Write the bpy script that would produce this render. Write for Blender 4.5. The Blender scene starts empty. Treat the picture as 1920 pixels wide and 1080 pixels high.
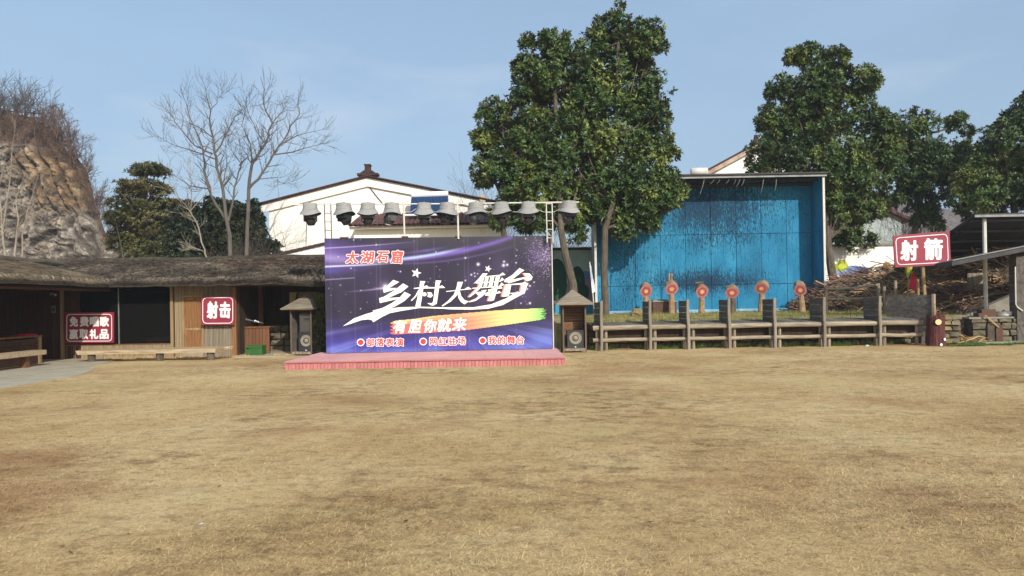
import bpy, math, random
import numpy as np
from mathutils import Vector, Matrix, Euler, noise
from mathutils.geometry import tessellate_polygon

random.seed(7)
RNG = np.random.default_rng(7)
SC = bpy.context.scene
COL = SC.collection

# ------------------------------------------------------------------ camera
CAM_H = 1.7
F = 1400.0           # focal length in pixels of the 1920 wide frame
HOR = 27.0           # horizon below the middle of the frame
ROLL = math.radians(1.0)
CR, SR = math.cos(ROLL), math.sin(ROLL)
cam = bpy.data.cameras.new('camera')
camo = bpy.data.objects.new('camera', cam)
COL.objects.link(camo)
cam.sensor_width = 36.0
cam.lens = F / 1920.0 * 36.0
cam.shift_y = HOR / 1920.0
cam.shift_x = 0.0
cam.clip_start = 0.1
cam.clip_end = 3000.0
camo.location = (0, 0, CAM_H)
camo.rotation_euler = (Matrix.Rotation(math.pi / 2, 4, 'X') @ Matrix.Rotation(-ROLL, 4, 'Z')).to_euler()
SC.camera = camo

# ------------------------------------------------------------------ light
SUN_EL, SUN_AZ = math.radians(29), math.radians(24)     # azimuth: right of straight behind the camera
world = bpy.data.worlds.new('World')
SC.world = world
world.use_nodes = True
wn, wl = world.node_tree.nodes, world.node_tree.links
wn.clear()
sky = wn.new('ShaderNodeTexSky')
sky.sky_type = 'NISHITA'
sky.sun_disc = False
sky.sun_elevation = SUN_EL
sky.sun_rotation = math.pi - SUN_AZ
sky.altitude = 0.0
sky.air_density = 1.0
sky.dust_density = 3.5
sky.ozone_density = 1.6
bg = wn.new('ShaderNodeBackground')
bg.inputs['Strength'].default_value = 0.15
wo = wn.new('ShaderNodeOutputWorld')
# a few thin clouds: the same noise all round the sky
tc = wn.new('ShaderNodeTexCoord')
mp = wn.new('ShaderNodeMapping'); mp.inputs['Scale'].default_value = (1.0, 1.0, 3.0)
cn = wn.new('ShaderNodeTexNoise'); cn.inputs['Scale'].default_value = 2.6; cn.inputs['Detail'].default_value = 5; cn.inputs['Roughness'].default_value = 0.5
cr = wn.new('ShaderNodeValToRGB'); cr.color_ramp.elements[0].position = 0.5; cr.color_ramp.elements[1].position = 0.85
cr.color_ramp.elements[0].color = (0.5, 0.5, 0.5, 1)      # a thin even veil
cr.color_ramp.elements[1].color = (0.78, 0.78, 0.78, 1)
mx = wn.new('ShaderNodeMix'); mx.data_type = 'RGBA'
mx.inputs[7].default_value = (2.95, 4.25, 5.75, 1)
wl.new(tc.outputs['Generated'], mp.inputs[0]); wl.new(mp.outputs[0], cn.inputs['Vector']); wl.new(cn.outputs[0], cr.inputs[0])
cr2 = wn.new('ShaderNodeValToRGB'); cr2.color_ramp.elements[0].position = 0.56; cr2.color_ramp.elements[1].position = 0.76
cr2.color_ramp.elements[1].color = (0.32, 0.32, 0.32, 1)
mp2 = wn.new('ShaderNodeMapping'); mp2.inputs['Scale'].default_value = (1.0, 1.0, 3.2); mp2.inputs['Location'].default_value = (0.6, 0.35, 0.0)
cn2 = wn.new('ShaderNodeTexNoise'); cn2.inputs['Scale'].default_value = 3.4; cn2.inputs['Detail'].default_value = 6; cn2.inputs['Roughness'].default_value = 0.52
mx2 = wn.new('ShaderNodeMix'); mx2.data_type = 'RGBA'; mx2.inputs[7].default_value = (5.2, 5.6, 6.1, 1)
wl.new(tc.outputs['Generated'], mp2.inputs[0]); wl.new(mp2.outputs[0], cn2.inputs['Vector']); wl.new(cn2.outputs[0], cr2.inputs[0]); wl.new(cr2.outputs[0], mx2.inputs[0])
wl.new(cr.outputs[0], mx.inputs[0]); wl.new(sky.outputs[0], mx.inputs[6]); wl.new(mx.outputs[2], mx2.inputs[6]); wl.new(mx2.outputs[2], bg.inputs['Color'])
wl.new(bg.outputs[0], wo.inputs[0])

sl = bpy.data.lights.new('sun', 'SUN')
sl.energy = 4.2
sl.angle = math.radians(0.5)
sl.color = (1.0, 0.955, 0.88)
slo = bpy.data.objects.new('sun', sl)
COL.objects.link(slo)
sdir = Vector((math.sin(SUN_AZ) * math.cos(SUN_EL), -math.cos(SUN_AZ) * math.cos(SUN_EL), math.sin(SUN_EL)))   # towards the sun
slo.rotation_euler = sdir.to_track_quat('Z', 'Y').to_euler()
slo.location = (20, -30, 40)

SC.view_settings.view_transform = 'Standard'
SC.view_settings.look = 'None'
SC.view_settings.exposure = 0.0
SC.view_settings.gamma = 1.0
SC.view_settings.use_curve_mapping = False
SC.render.engine = 'CYCLES'
SC.cycles.max_bounces = 6
SC.cycles.use_denoising = True
SC.cycles.transparent_max_bounces = 6

# ------------------------------------------------------------------ where things stand
def U(px, py):
    dx, dy = px - 960.0, py - 540.0
    return dx * CR - dy * SR, dx * SR + dy * CR - HOR

def P(px, py, Y):
    u, v = U(px, py)
    return Vector((u * Y / F, Y, CAM_H - v * Y / F))

def G(px, py, z=0.0):
    u, v = U(px, py)
    Y = (CAM_H - z) * F / v
    return Vector((u * Y / F, Y, z))

def lin(r, g, b):
    def c(x):
        x /= 255.0
        return x / 12.92 if x <= 0.04045 else ((x + 0.055) / 1.055) ** 2.4
    return (c(r), c(g), c(b), 1.0)

# ------------------------------------------------------------------ mesh builder
BOXF = [(0, 3, 2, 1), (4, 5, 6, 7), (0, 1, 5, 4), (1, 2, 6, 5), (2, 3, 7, 6), (3, 0, 4, 7)]

def wloc(o):
    p = Vector((0, 0, 0))
    while o is not None:
        p += o.location
        o = o.parent
    return p

class MB:
    def __init__(s):
        s.v, s.f = [], []
    def add(s, vs, fs):
        n = len(s.v)
        s.v.extend([tuple(x) for x in vs])
        s.f.extend([tuple(i + n for i in q) for q in fs])
        return s
    def box(s, c, d, rot=None):
        hx, hy, hz = d[0] / 2, d[1] / 2, d[2] / 2
        vs = [Vector(q) for q in ((-hx, -hy, -hz), (hx, -hy, -hz), (hx, hy, -hz), (-hx, hy, -hz), (-hx, -hy, hz), (hx, -hy, hz), (hx, hy, hz), (-hx, hy, hz))]
        if rot is not None:
            vs = [rot @ q for q in vs]
        c = Vector(c)
        return s.add([q + c for q in vs], BOXF)
    def span(s, a, b):
        a, b = Vector(a), Vector(b)
        return s.box((a + b) / 2, [abs(x) for x in (b - a)])
    def hexa(s, lo, hi):
        return s.add(list(lo) + list(hi), BOXF)
    def poly(s, pts, depth=None):
        """a (possibly concave) flat outline, given thickness by the vector depth"""
        pts = [Vector(p) for p in pts]
        n = len(pts)
        tris = tessellate_polygon([pts])
        s.add(pts, tris)
        if depth is not None:
            d = Vector(depth)
            s.add([p + d for p in pts], [tuple(reversed(t)) for t in tris])
            s.add(pts + [p + d for p in pts], [(i, (i + 1) % n, (i + 1) % n + n, i + n) for i in range(n)])
        return s
    def tube(s, pts, rs, n=6, cap=True):
        pts = [Vector(p) for p in pts]
        if not hasattr(rs, '__len__'):
            rs = [rs] * len(pts)
        base = len(s.v)
        up = None
        for i, p in enumerate(pts):
            t = (pts[min(i + 1, len(pts) - 1)] - pts[max(i - 1, 0)])
            if t.length < 1e-9:
                t = Vector((0, 0, 1))
            t.normalize()
            if up is None:
                up = t.orthogonal().normalized()
            else:
                up = up - t * up.dot(t)
                up = t.orthogonal().normalized() if up.length < 1e-6 else up.normalized()
            w = t.cross(up)
            for k in range(n):
                a = 2 * math.pi * k / n
                s.v.append(tuple(p + (up * math.cos(a) + w * math.sin(a)) * rs[i]))
        for i in range(len(pts) - 1):
            for k in range(n):
                k2 = (k + 1) % n
                s.f.append((base + i * n + k, base + i * n + k2, base + (i + 1) * n + k2, base + (i + 1) * n + k))
        if cap:
            s.f.append(tuple(base + k for k in reversed(range(n))))
            s.f.append(tuple(base + (len(pts) - 1) * n + k for k in range(n)))
        return s
    def lathe(s, prof, c=(0, 0, 0), n=20, wob=None, rot=None, cap=False):
        base = len(s.v)
        c = Vector(c)
        for i, (r, z) in enumerate(prof):
            for k in range(n):
                a = 2 * math.pi * k / n
                rr, zz = (r, z) if wob is None else wob(i, a, r, z)
                q = Vector((rr * math.cos(a), rr * math.sin(a), zz))
                s.v.append(tuple((rot @ q if rot is not None else q) + c))
        for i in range(len(prof) - 1):
            for k in range(n):
                k2 = (k + 1) % n
                s.f.append((base + i * n + k, base + i * n + k2, base + (i + 1) * n + k2, base + (i + 1) * n + k))
        if cap:
            s.f.append(tuple(base + k for k in reversed(range(n))))
            s.f.append(tuple(base + (len(prof) - 1) * n + k for k in range(n)))
        return s
    def build(s, name, mat, parent=None, loc=None, smooth=False, kind=None):
        off = wloc(parent) + (Vector(loc) if loc is not None else Vector((0, 0, 0)))
        me = bpy.data.meshes.new(name)
        if len(s.v) > 3000:
            v = np.array(s.v, dtype=np.float64) - np.array(off)
            me.from_pydata(v.tolist(), [], s.f)
        else:
            me.from_pydata([tuple(Vector(p) - off) for p in s.v], [], s.f)
        me.materials.append(mat)
        if smooth:
            me.polygons.foreach_set('use_smooth', [True] * len(me.polygons))
        o = bpy.data.objects.new(name, me)
        COL.objects.link(o)
        if parent is not None:
            o.parent = parent
        if loc is not None:
            o.location = loc
        if kind:
            o['kind'] = kind
        return o

def tag(o, label=None, cat=None, group=None, kind=None):
    if label: o['label'] = label
    if cat: o['category'] = cat
    if group: o['group'] = group
    if kind: o['kind'] = kind
    return o

def thing(name, label, cat, loc=(0, 0, 0), group=None, rz=0.0):
    o = bpy.data.objects.new(name, None)
    o.empty_display_size = 0.3
    COL.objects.link(o)
    o.location = loc
    o.rotation_euler = (0, 0, rz)
    return tag(o, label, cat, group)

def copy_tree(o, parent=None):
    c = o.copy()
    COL.objects.link(c)
    if parent is not None:
        c.parent = parent
    for ch in list(o.children):
        copy_tree(ch, c)
    return c

_boxmesh = {}
def unit_box(mat):
    if mat.name not in _boxmesh:
        me = bpy.data.meshes.new('board')
        h = 0.5
        b = 0.0
        me.from_pydata([(-h, -h, -h), (h, -h, -h), (h, h, -h), (-h, h, -h), (-h, -h, h), (h, -h, h), (h, h, h), (-h, h, h)], [], BOXF)
        me.materials.append(mat)
        _boxmesh[mat.name] = me
    return _boxmesh[mat.name]

def piece(name, mat, c, d, parent, rot=(0, 0, 0), mesh=None):
    """a board or a pole that shares its mesh with all like it"""
    o = bpy.data.objects.new(name, mesh if mesh is not None else unit_box(mat))
    COL.objects.link(o)
    o.parent = parent
    o.location = Vector(c) - wloc(parent)
    o.rotation_euler = rot
    o.scale = d
    return o

_polemesh = {}
def unit_pole(mat, n=7, taper=1.0):
    key = (mat.name, n, taper)
    if key not in _polemesh:
        m = MB().lathe([(0.5, 0), (0.5 * taper, 1)], n=n, cap=True)
        me = bpy.data.meshes.new('pole')
        me.from_pydata(m.v, [], m.f)
        me.materials.append(mat)
        _polemesh[key] = me
    return _polemesh[key]

# ------------------------------------------------------------------ materials
def newmat(name):
    m = bpy.data.materials.new(name)
    m.use_nodes = True
    nt = m.node_tree
    b = nt.nodes['Principled BSDF']
    return m, nt, nt.nodes, nt.links, b

def ramp(nodes, cols, lo=0.3, hi=0.7):
    r = nodes.new('ShaderNodeValToRGB')
    e = r.color_ramp.elements
    n = len(cols)
    while len(e) < n:
        e.new(0.5)
    for i, c in enumerate(cols):
        e[i].position = lo + (hi - lo) * i / max(1, n - 1)
        e[i].color = tuple(c) if len(c) == 4 else tuple(c) + (1,)
    return r

def mat(name, cols, ns=4.0, stretch=(1, 1, 1), detail=5, lo=0.3, hi=0.7, rough=0.85, bump=0.0, bs=None, bstretch=None, var=0.0,
        spec=0.3, metal=0.0, island=0.0, speck=None, back=None, bdist=0.02):
    m, nt, N, L, b = newmat(name)
    b.inputs['Roughness'].default_value = rough
    b.inputs['Specular IOR Level'].default_value = spec
    b.inputs['Metallic'].default_value = metal
    if len(cols) == 1 and not (var or island or bump or speck):
        b.inputs['Base Color'].default_value = cols[0]
        return m
    t = N.new('ShaderNodeTexCoord')
    oi = N.new('ShaderNodeObjectInfo')
    mul = N.new('ShaderNodeMath'); mul.operation = 'MULTIPLY'; mul.inputs[1].default_value = 53.0
    L.new(oi.outputs['Random'], mul.inputs[0])
    add = N.new('ShaderNodeVectorMath'); add.operation = 'ADD'
    L.new(t.outputs['Object'], add.inputs[0]); L.new(mul.outputs[0], add.inputs[1])
    mp = N.new('ShaderNodeMapping'); mp.inputs['Scale'].default_value = stretch
    L.new(add.outputs[0], mp.inputs[0])
    nz = N.new('ShaderNodeTexNoise'); nz.inputs['Scale'].default_value = ns; nz.inputs['Detail'].default_value = detail; nz.inputs['Roughness'].default_value = 0.6
    L.new(mp.outputs[0], nz.inputs['Vector'])
    r = ramp(N, cols, lo, hi)
    L.new(nz.outputs[0], r.inputs[0])
    out = r.outputs[0]
    if speck:
        scol, sscale, slo, shi = speck[:4]
        n2 = N.new('ShaderNodeTexNoise'); n2.inputs['Scale'].default_value = sscale; n2.inputs['Detail'].default_value = 6; n2.inputs['Roughness'].default_value = 0.7
        mp2 = N.new('ShaderNodeMapping'); mp2.inputs['Scale'].default_value = speck[4] if len(speck) > 4 else (1, 1, 1)
        L.new(add.outputs[0], mp2.inputs[0]); L.new(mp2.outputs[0], n2.inputs['Vector'])
        r2 = ramp(N, [(0, 0, 0, 1), (1, 1, 1, 1)], slo, shi)
        L.new(n2.outputs[0], r2.inputs[0])
        mxx = N.new('ShaderNodeMix'); mxx.data_type = 'RGBA'
        mxx.inputs[7].default_value = scol
        L.new(r2.outputs[0], mxx.inputs[0]); L.new(out, mxx.inputs[6])
        out = mxx.outputs[2]
    if var or island:
        h = N.new('ShaderNodeHueSaturation')
        src = oi.outputs['Random']
        amt = var
        if island:
            g = N.new('ShaderNodeNewGeometry')
            src = g.outputs['Random Per Island']; amt = island
        mr = N.new('ShaderNodeMapRange'); mr.inputs['To Min'].default_value = 1 - amt; mr.inputs['To Max'].default_value = 1 + amt
        L.new(src, mr.inputs['Value']); L.new(mr.outputs[0], h.inputs['Value']); L.new(out, h.inputs['Color'])
        out = h.outputs[0]
    if back:
        g2 = N.new('ShaderNodeNewGeometry')
        mb = N.new('ShaderNodeMix'); mb.data_type = 'RGBA'; mb.inputs[7].default_value = back
        L.new(g2.outputs['Backfacing'], mb.inputs[0]); L.new(out, mb.inputs[6])
        out = mb.outputs[2]
    L.new(out, b.inputs['Base Color'])
    if bump:
        bn = N.new('ShaderNodeTexNoise'); bn.inputs['Scale'].default_value = bs or ns * 3; bn.inputs['Detail'].default_value = 6
        mpb = N.new('ShaderNodeMapping'); mpb.inputs['Scale'].default_value = bstretch or stretch
        L.new(add.outputs[0], mpb.inputs[0]); L.new(mpb.outputs[0], bn.inputs['Vector'])
        bp = N.new('ShaderNodeBump'); bp.inputs['Strength'].default_value = bump; bp.inputs['Distance'].default_value = bdist
        L.new(bn.outputs[0], bp.inputs['Height']); L.new(bp.outputs[0], b.inputs['Normal'])
    return m

def flat(name, c, rough=0.7, spec=0.3, metal=0.0):
    return mat(name, [c], rough=rough, spec=spec, metal=metal)

# lawn colours are one node set used on the soil and on the blades
def lawn_mat(name, blades=False):
    m, nt, N, L, b = newmat(name)
    b.inputs['Roughness'].default_value = 0.95
    b.inputs['Specular IOR Level'].default_value = 0.1
    t = N.new('ShaderNodeTexCoord')
    def nz(scale, st, det=5, seed=0.0, rg=0.6):
        mp = N.new('ShaderNodeMapping'); mp.inputs['Scale'].default_value = st; mp.inputs['Location'].default_value = (seed, seed * 1.7, 0)
        n = N.new('ShaderNodeTexNoise'); n.inputs['Scale'].default_value = scale; n.inputs['Detail'].default_value = det; n.inputs['Roughness'].default_value = rg
        L.new(t.outputs['Object'], mp.inputs[0]); L.new(mp.outputs[0], n.inputs['Vector'])
        return n.outputs[0]
    def mixc(fac, a, bcol):
        q = N.new('ShaderNodeMix'); q.data_type = 'RGBA'
        L.new(fac, q.inputs[0])
        if hasattr(a, 'is_linked'): L.new(a, q.inputs[6])
        else: q.inputs[6].default_value = a
        if hasattr(bcol, 'is_linked'): L.new(bcol, q.inputs[7])
        else: q.inputs[7].default_value = bcol
        return q.outputs[2]
    def thr(v, lo, hi, amt=1.0):
        r = ramp(N, [(0, 0, 0, 1), (amt, amt, amt, 1)], lo, hi)
        L.new(v, r.inputs[0])
        return r.outputs[0]
    def mulv(a, b_):
        q = N.new('ShaderNodeMath'); q.operation = 'MULTIPLY'
        L.new(a, q.inputs[0]); L.new(b_, q.inputs[1])
        return q.outputs[0]
    base = ramp(N, [lin(188, 157, 109), lin(207, 178, 129), lin(221, 198, 150)], 0.3, 0.72)
    L.new(nz(0.35, (1, 1, 1), 6), base.inputs[0])
    c = base.outputs[0]
    c = mixc(thr(nz(0.22, (1, 1, 1), 4, 11), 0.52, 0.74, 0.4), c, lin(164, 152, 102))      # greenish areas
    c = mixc(thr(nz(0.30, (0.8, 1, 1), 5, 23), 0.52, 0.70, 0.7), c, lin(158, 114, 76))       # reddish bare earth
    c = mixc(mulv(thr(nz(3.0, (0.8, 1.0, 1), 8, 37, 0.76), 0.47, 0.64, 0.82), thr(nz(0.32, (0.8, 1.1, 1), 4, 63, 0.55), 0.44, 0.62, 1.0)), c, lin(108, 80, 54))     # worn brown patches
    c = mixc(thr(nz(5.5, (0.8, 1.1, 1), 7, 5, 0.72), 0.49, 0.67, 0.52), c, lin(122, 94, 62))
    c = mixc(thr(nz(22, (1, 1, 1), 4, 3, 0.7), 0.5, 0.72, 0.5 if not blades else 0.25), c, lin(96, 78, 52))   # thatch between blades
    c = mixc(thr(nz(2.0, (0.4, 1.4, 1), 6, 71, 0.65), 0.58, 0.74, 0.35), c, lin(218, 196, 146))   # bleached straw
    c = mixc(thr(nz(1.3, (0.7, 1, 1), 6, 91, 0.65), 0.68, 0.76, 0.6), c, lin(104, 118, 58))       # odd green tufts
    if blades:
        gm = N.new('ShaderNodeNewGeometry')
        h = N.new('ShaderNodeHueSaturation')
        mr = N.new('ShaderNodeMapRange'); mr.inputs['To Min'].default_value = 0.66; mr.inputs['To Max'].default_value = 1.3  # blade tones spread wide at random in place of shading
        L.new(gm.outputs['Random Per Island'], mr.inputs['Value']); L.new(mr.outputs[0], h.inputs['Value']); L.new(c, h.inputs['Color'])
        c = h.outputs[0]
    else:
        bn = nz(30, (1, 1, 1), 6, 2, 0.7)
        bp = N.new('ShaderNodeBump'); bp.inputs['Strength'].default_value = 0.7; bp.inputs['Distance'].default_value = 0.03
        L.new(bn, bp.inputs['Height']); L.new(bp.outputs[0], b.inputs['Normal'])
    L.new(c, b.inputs['Base Color'])
    return m

M = {}
M['lawn'] = lawn_mat('dry lawn')
M['blade'] = lawn_mat('dry blades', True)
M['path'] = mat('concrete path', [lin(160, 150, 130), lin(186, 175, 152)], ns=2.5, bump=0.3, bs=40, rough=0.9)
M['bank'] = mat('bank grass', [lin(112, 112, 66), lin(150, 138, 92), lin(176, 156, 114)], ns=1.6, detail=7, bump=0.6, bs=25, rough=0.95, bdist=0.05)
M['bankblade'] = mat('bank blades', [lin(84, 98, 48), lin(132, 128, 74), lin(168, 148, 98)], ns=1.2, island=0.3, rough=0.9)
M['greenblade'] = mat('green blades', [lin(58, 88, 34), lin(92, 118, 48)], ns=1.5, island=0.35, rough=0.8)
M['pink'] = mat('pink stage paint', [lin(212, 152, 146), lin(226, 174, 166)], ns=1.2, detail=7, bump=0.1, bs=30, rough=0.65, speck=(lin(160, 96, 90), 7, 0.62, 0.78))
M['pinkboard'] = mat('pink board paint', [lin(170, 102, 103), lin(196, 128, 125)], ns=2, detail=6, stretch=(1, 1, 2), var=0.12, rough=0.7, speck=(lin(214, 160, 150), 5, 0.6, 0.75))
M['pinkdark'] = flat('dark gap', lin(70, 34, 34))
M['oldwood'] = mat('weathered grey wood', [lin(96, 86, 74), lin(140, 126, 108), lin(166, 152, 132)], ns=3, stretch=(6, 6, 0.7), var=0.15, bump=0.4, bs=8, rough=0.9)
M['paleboard'] = mat('pale weathered board', [lin(122, 113, 99), lin(154, 144, 127)], ns=3, stretch=(6, 6, 0.7), var=0.1, bump=0.3, bs=8, rough=0.9)
M['benchwood'] = mat('bench wood', [lin(126, 106, 80), lin(168, 148, 118), lin(190, 172, 144)], ns=3, stretch=(0.6, 6, 6), var=0.08, bump=0.3, bs=8, rough=0.8, speck=(lin(84, 56, 36), 2.4, 0.66, 0.72))
M['logwood'] = mat('pale log', [lin(120, 108, 90), lin(152, 139, 118), lin(172, 160, 138)], ns=3, stretch=(0.6, 5, 5), var=0.1, bump=0.4, bs=6, rough=0.85)
M['darkboard'] = mat('dark weathered board', [lin(70, 66, 60), lin(98, 92, 84), lin(120, 112, 102)], ns=2.2, stretch=(5, 0.6, 5), var=0.2, bump=0.4, bs=6, rough=0.9)
M['deckboard'] = mat('grey deck board', [lin(90, 84, 77), lin(124, 116, 107)], ns=3, stretch=(4, 0.6, 3), var=0.2, bump=0.3, bs=6, rough=0.9)
M['darkwood'] = mat('dark brown wood', [lin(52, 34, 24), lin(84, 56, 38)], ns=3, stretch=(5, 5, 0.6), var=0.15, bump=0.2, rough=0.7)
M['brownwood'] = mat('brown wood', [lin(92, 60, 40), lin(130, 90, 60)], ns=3, stretch=(5, 5, 0.6), var=0.15, bump=0.2, rough=0.7)
M['interior'] = mat('dark inner wall', [lin(44, 34, 26), lin(70, 54, 40)], ns=2, stretch=(4, 4, 0.6), rough=0.9)  # plain dark brown for inner walls and boards
M['doorwood'] = mat('door wood', [lin(78, 50, 30), lin(134, 94, 58), lin(164, 122, 78)], ns=3.5, stretch=(7, 7, 0.6), bump=0.2, bs=7, rough=0.75)
M['bamboo'] = mat('bamboo pole', [lin(132, 114, 86), lin(166, 148, 116)], ns=2.0, stretch=(2, 2, 1.0), var=0.16, rough=0.6, speck=(lin(96, 78, 54), 5, 0.6, 0.75))
M['bamboogrey'] = mat('grey bamboo pole', [lin(122, 111, 94), lin(154, 142, 122)], ns=2.0, stretch=(2, 2, 1.0), var=0.16, rough=0.7, speck=(lin(90, 76, 58), 5, 0.6, 0.75))
M['postwood'] = mat('golden post', [lin(126, 102, 70), lin(166, 142, 104)], ns=3, stretch=(5, 5, 0.6), bump=0.2, rough=0.75)
M['thatch'] = mat('thatch body', [lin(48, 43, 36), lin(84, 76, 66)], ns=6, stretch=(1, 1, 1), bump=0.8, bs=20, rough=0.95, bdist=0.06)
M['straw'] = mat('grey straw', [lin(60, 54, 46), lin(90, 81, 70), lin(126, 114, 97)], ns=1.2, island=0.75, rough=0.95)
M['strawlight'] = mat('light straw', [lin(96, 87, 72), lin(134, 122, 103), lin(168, 154, 130)], ns=1.2, island=0.6, rough=0.95)
M['vine'] = mat('dry brown vine', [lin(74, 50, 40), lin(112, 82, 66)], ns=1.2, island=0.4, rough=0.95)
M['whitewall'] = mat('white render wall', [lin(232, 229, 218), lin(243, 241, 233)], ns=0.6, detail=6, rough=0.9, bump=0.1, bs=20, speck=(lin(196, 188, 168), 0.7, 0.62, 0.8, (1, 1, 0.4)))
M['tile'] = mat('maroon roof tile', [lin(64, 40, 40), lin(98, 64, 60), lin(116, 82, 76)], ns=2.5, var=0.25, rough=0.8)
M['ridge'] = mat('dark ridge tile', [lin(52, 38, 36), lin(80, 58, 54)], ns=4, rough=0.8, var=0.15)
M['blue'] = None
M['pole'] = mat('painted pole', [lin(196, 192, 180), lin(216, 212, 202)], ns=4, rough=0.5, speck=(lin(130, 110, 90), 6, 0.66, 0.74))
M['rust'] = mat('rusty steel', [lin(96, 68, 54), lin(134, 108, 92)], ns=5, rough=0.8)
M['steel'] = mat('grey steel', [lin(110, 112, 110), lin(140, 140, 136)], ns=4, rough=0.5, metal=0.3)
M['cloth'] = mat('white rain cover cloth', [lin(138, 138, 136), lin(156, 155, 151)], ns=4, rough=0.85, bump=0.35, bs=5, back=lin(90, 90, 92), bdist=0.03)
M['black'] = mat('black plastic', [lin(34, 36, 40), lin(52, 54, 58)], ns=5, rough=0.45, spec=0.5)
M['lens'] = flat('lens glass', lin(24, 30, 40), rough=0.08, spec=0.8)
M['grille'] = mat('speaker grille', [lin(62, 60, 56), lin(88, 84, 76)], ns=60, rough=0.7, bump=0.4, bs=90)
M['cone'] = mat('pale speaker cone', [lin(126, 118, 102), lin(150, 142, 126)], ns=8, rough=0.7)
M['maroon'] = mat('maroon sign board', [lin(132, 40, 58), lin(148, 50, 68)], ns=1.2, rough=0.45, spec=0.4)
M['white'] = flat('white lettering', lin(236, 234, 232), rough=0.5)
M['cream'] = flat('cream print', lin(250, 246, 230), rough=0.5)
M['red'] = flat('red print', lin(236, 62, 58), rough=0.5)
M['redfaded'] = flat('faded red print', lin(222, 92, 88), rough=0.5)
M['copper'] = flat('copper print', lin(206, 150, 130), rough=0.5)
M['seam'] = flat('sign line grey', lin(120, 84, 92), rough=0.6)
M['glass'] = flat('dark window glass', lin(20, 20, 18), rough=0.07, spec=0.28)
M['stone'] = mat('rough stone', [lin(112, 100, 82), lin(150, 136, 112), lin(170, 156, 134)], ns=3, var=0.2, bump=0.6, bs=9, rough=0.95)
M['stonetan'] = mat('tan stone', [lin(112, 98, 68), lin(150, 132, 92)], ns=3, var=0.15, bump=0.5, bs=9, rough=0.95)
M['mortar'] = mat('dark mortar', [lin(66, 58, 48), lin(92, 82, 68)], ns=6, bump=0.5, rough=0.95)
M['concrete'] = mat('grey concrete', [lin(116, 112, 100), lin(150, 144, 130)], ns=2.5, detail=7, bump=0.2, bs=20, rough=0.9)
M['corr'] = mat('corrugated sheet', [lin(54, 54, 56), lin(78, 78, 80)], ns=2, rough=0.7, metal=0.2)
M['stick'] = mat('dry branches', [lin(102, 82, 64), lin(148, 122, 93), lin(184, 156, 122)], ns=1.0, island=0.45, rough=0.9)
M['stickdark'] = mat('dark dry branches', [lin(84, 67, 57), lin(128, 103, 86)], ns=1.0, island=0.45, rough=0.9)
M['brush'] = mat('dry brushwood', [lin(146, 114, 74), lin(194, 162, 110)], ns=0.9, island=0.45, rough=0.95)
M['leaf'] = mat('magnolia leaf', [lin(44, 64, 31), lin(66, 90, 39), lin(122, 132, 60)], ns=0.55, detail=3, island=0.35, rough=0.42, spec=0.4, back=lin(84, 84, 48))
M['leafdull'] = mat('olive leaf', [lin(50, 56, 30), lin(76, 78, 40), lin(110, 96, 56)], ns=0.5, detail=3, island=0.35, rough=0.5, back=lin(90, 88, 56))
M['leafdark'] = mat('dark shrub leaf', [lin(36, 46, 28), lin(54, 64, 36)], ns=0.5, detail=3, island=0.35, rough=0.5)
M['bark'] = mat('grey brown bark', [lin(70, 62, 52), lin(108, 98, 84)], ns=4, stretch=(2, 2, 0.6), bump=0.6, bs=14, rough=0.95, speck=(lin(168, 160, 140), 3, 0.62, 0.75))
M['barkgrey'] = mat('grey bare bark', [lin(74, 70, 67), lin(108, 101, 94)], ns=2, stretch=(2, 2, 0.6), rough=0.95)
M['barkpale'] = mat('pale bark', [lin(128, 118, 104), lin(158, 148, 132)], ns=2, rough=0.95)
M['twig'] = mat('thin twigs', [lin(72, 63, 59), lin(102, 91, 84)], ns=0.5, island=0.3, rough=0.95)
M['twigred'] = mat('russet scrub', [lin(84, 64, 54), lin(120, 97, 80)], ns=0.2, island=0.35, rough=0.95)
M['yellow'] = flat('yellow plastic', lin(226, 206, 110), rough=0.5)
M['green'] = mat('green plastic crate', [lin(42, 86, 38), lin(60, 104, 48)], ns=2, rough=0.5)
M['redcloth'] = mat('red cloth', [lin(170, 30, 56), lin(200, 48, 76)], ns=3, rough=0.8)
M['lime'] = mat('lime cloth', [lin(150, 160, 46), lin(186, 190, 80)], ns=3, rough=0.8)
M['flagwhite'] = mat('white blue flag', [lin(214, 218, 228), lin(224, 226, 232), lin(140, 160, 206)], ns=1.6, lo=0.35, hi=0.62, rough=0.8)
M['stump'] = mat('maroon concrete bark', [lin(66, 34, 34), lin(100, 54, 50)], ns=4, stretch=(3, 3, 0.7), bump=0.8, bs=8, rough=0.7, bdist=0.05)
M['logbark'] = mat('target log bark', [lin(132, 104, 76), lin(170, 142, 108)], ns=5, bump=0.5, rough=0.9, var=0.1)
M['ringpink'] = mat('faded pink ring', [lin(166, 102, 106), lin(188, 130, 126)], ns=9, rough=0.8, bump=0.3, var=0.1)
M['ringred'] = mat('red ring', [lin(142, 62, 66), lin(168, 88, 84)], ns=9, rough=0.8, bump=0.3, var=0.1)
M['ringgold'] = mat('gold centre', [lin(222, 150, 70), lin(240, 190, 112)], ns=9, rough=0.8, var=0.05)
M['bluewhite'] = mat('blue washed block', [lin(100, 156, 190), lin(160, 186, 196)], ns=3, rough=0.9)
M['heater'] = flat('white tank', lin(236, 238, 238), rough=0.25, spec=0.5)
M['heatertube'] = flat('blue solar tube', lin(40, 66, 104), rough=0.15, spec=0.6)
M['plastic'] = flat('white litter', lin(186, 186, 182), rough=0.5)
M['stoneshade'] = mat('shade dark stone', [lin(70, 66, 54), lin(104, 96, 78), lin(128, 116, 96)], ns=3, var=0.25, bump=0.8, bs=9, rough=0.95)  # stone colour darkened to stand for shade
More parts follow.
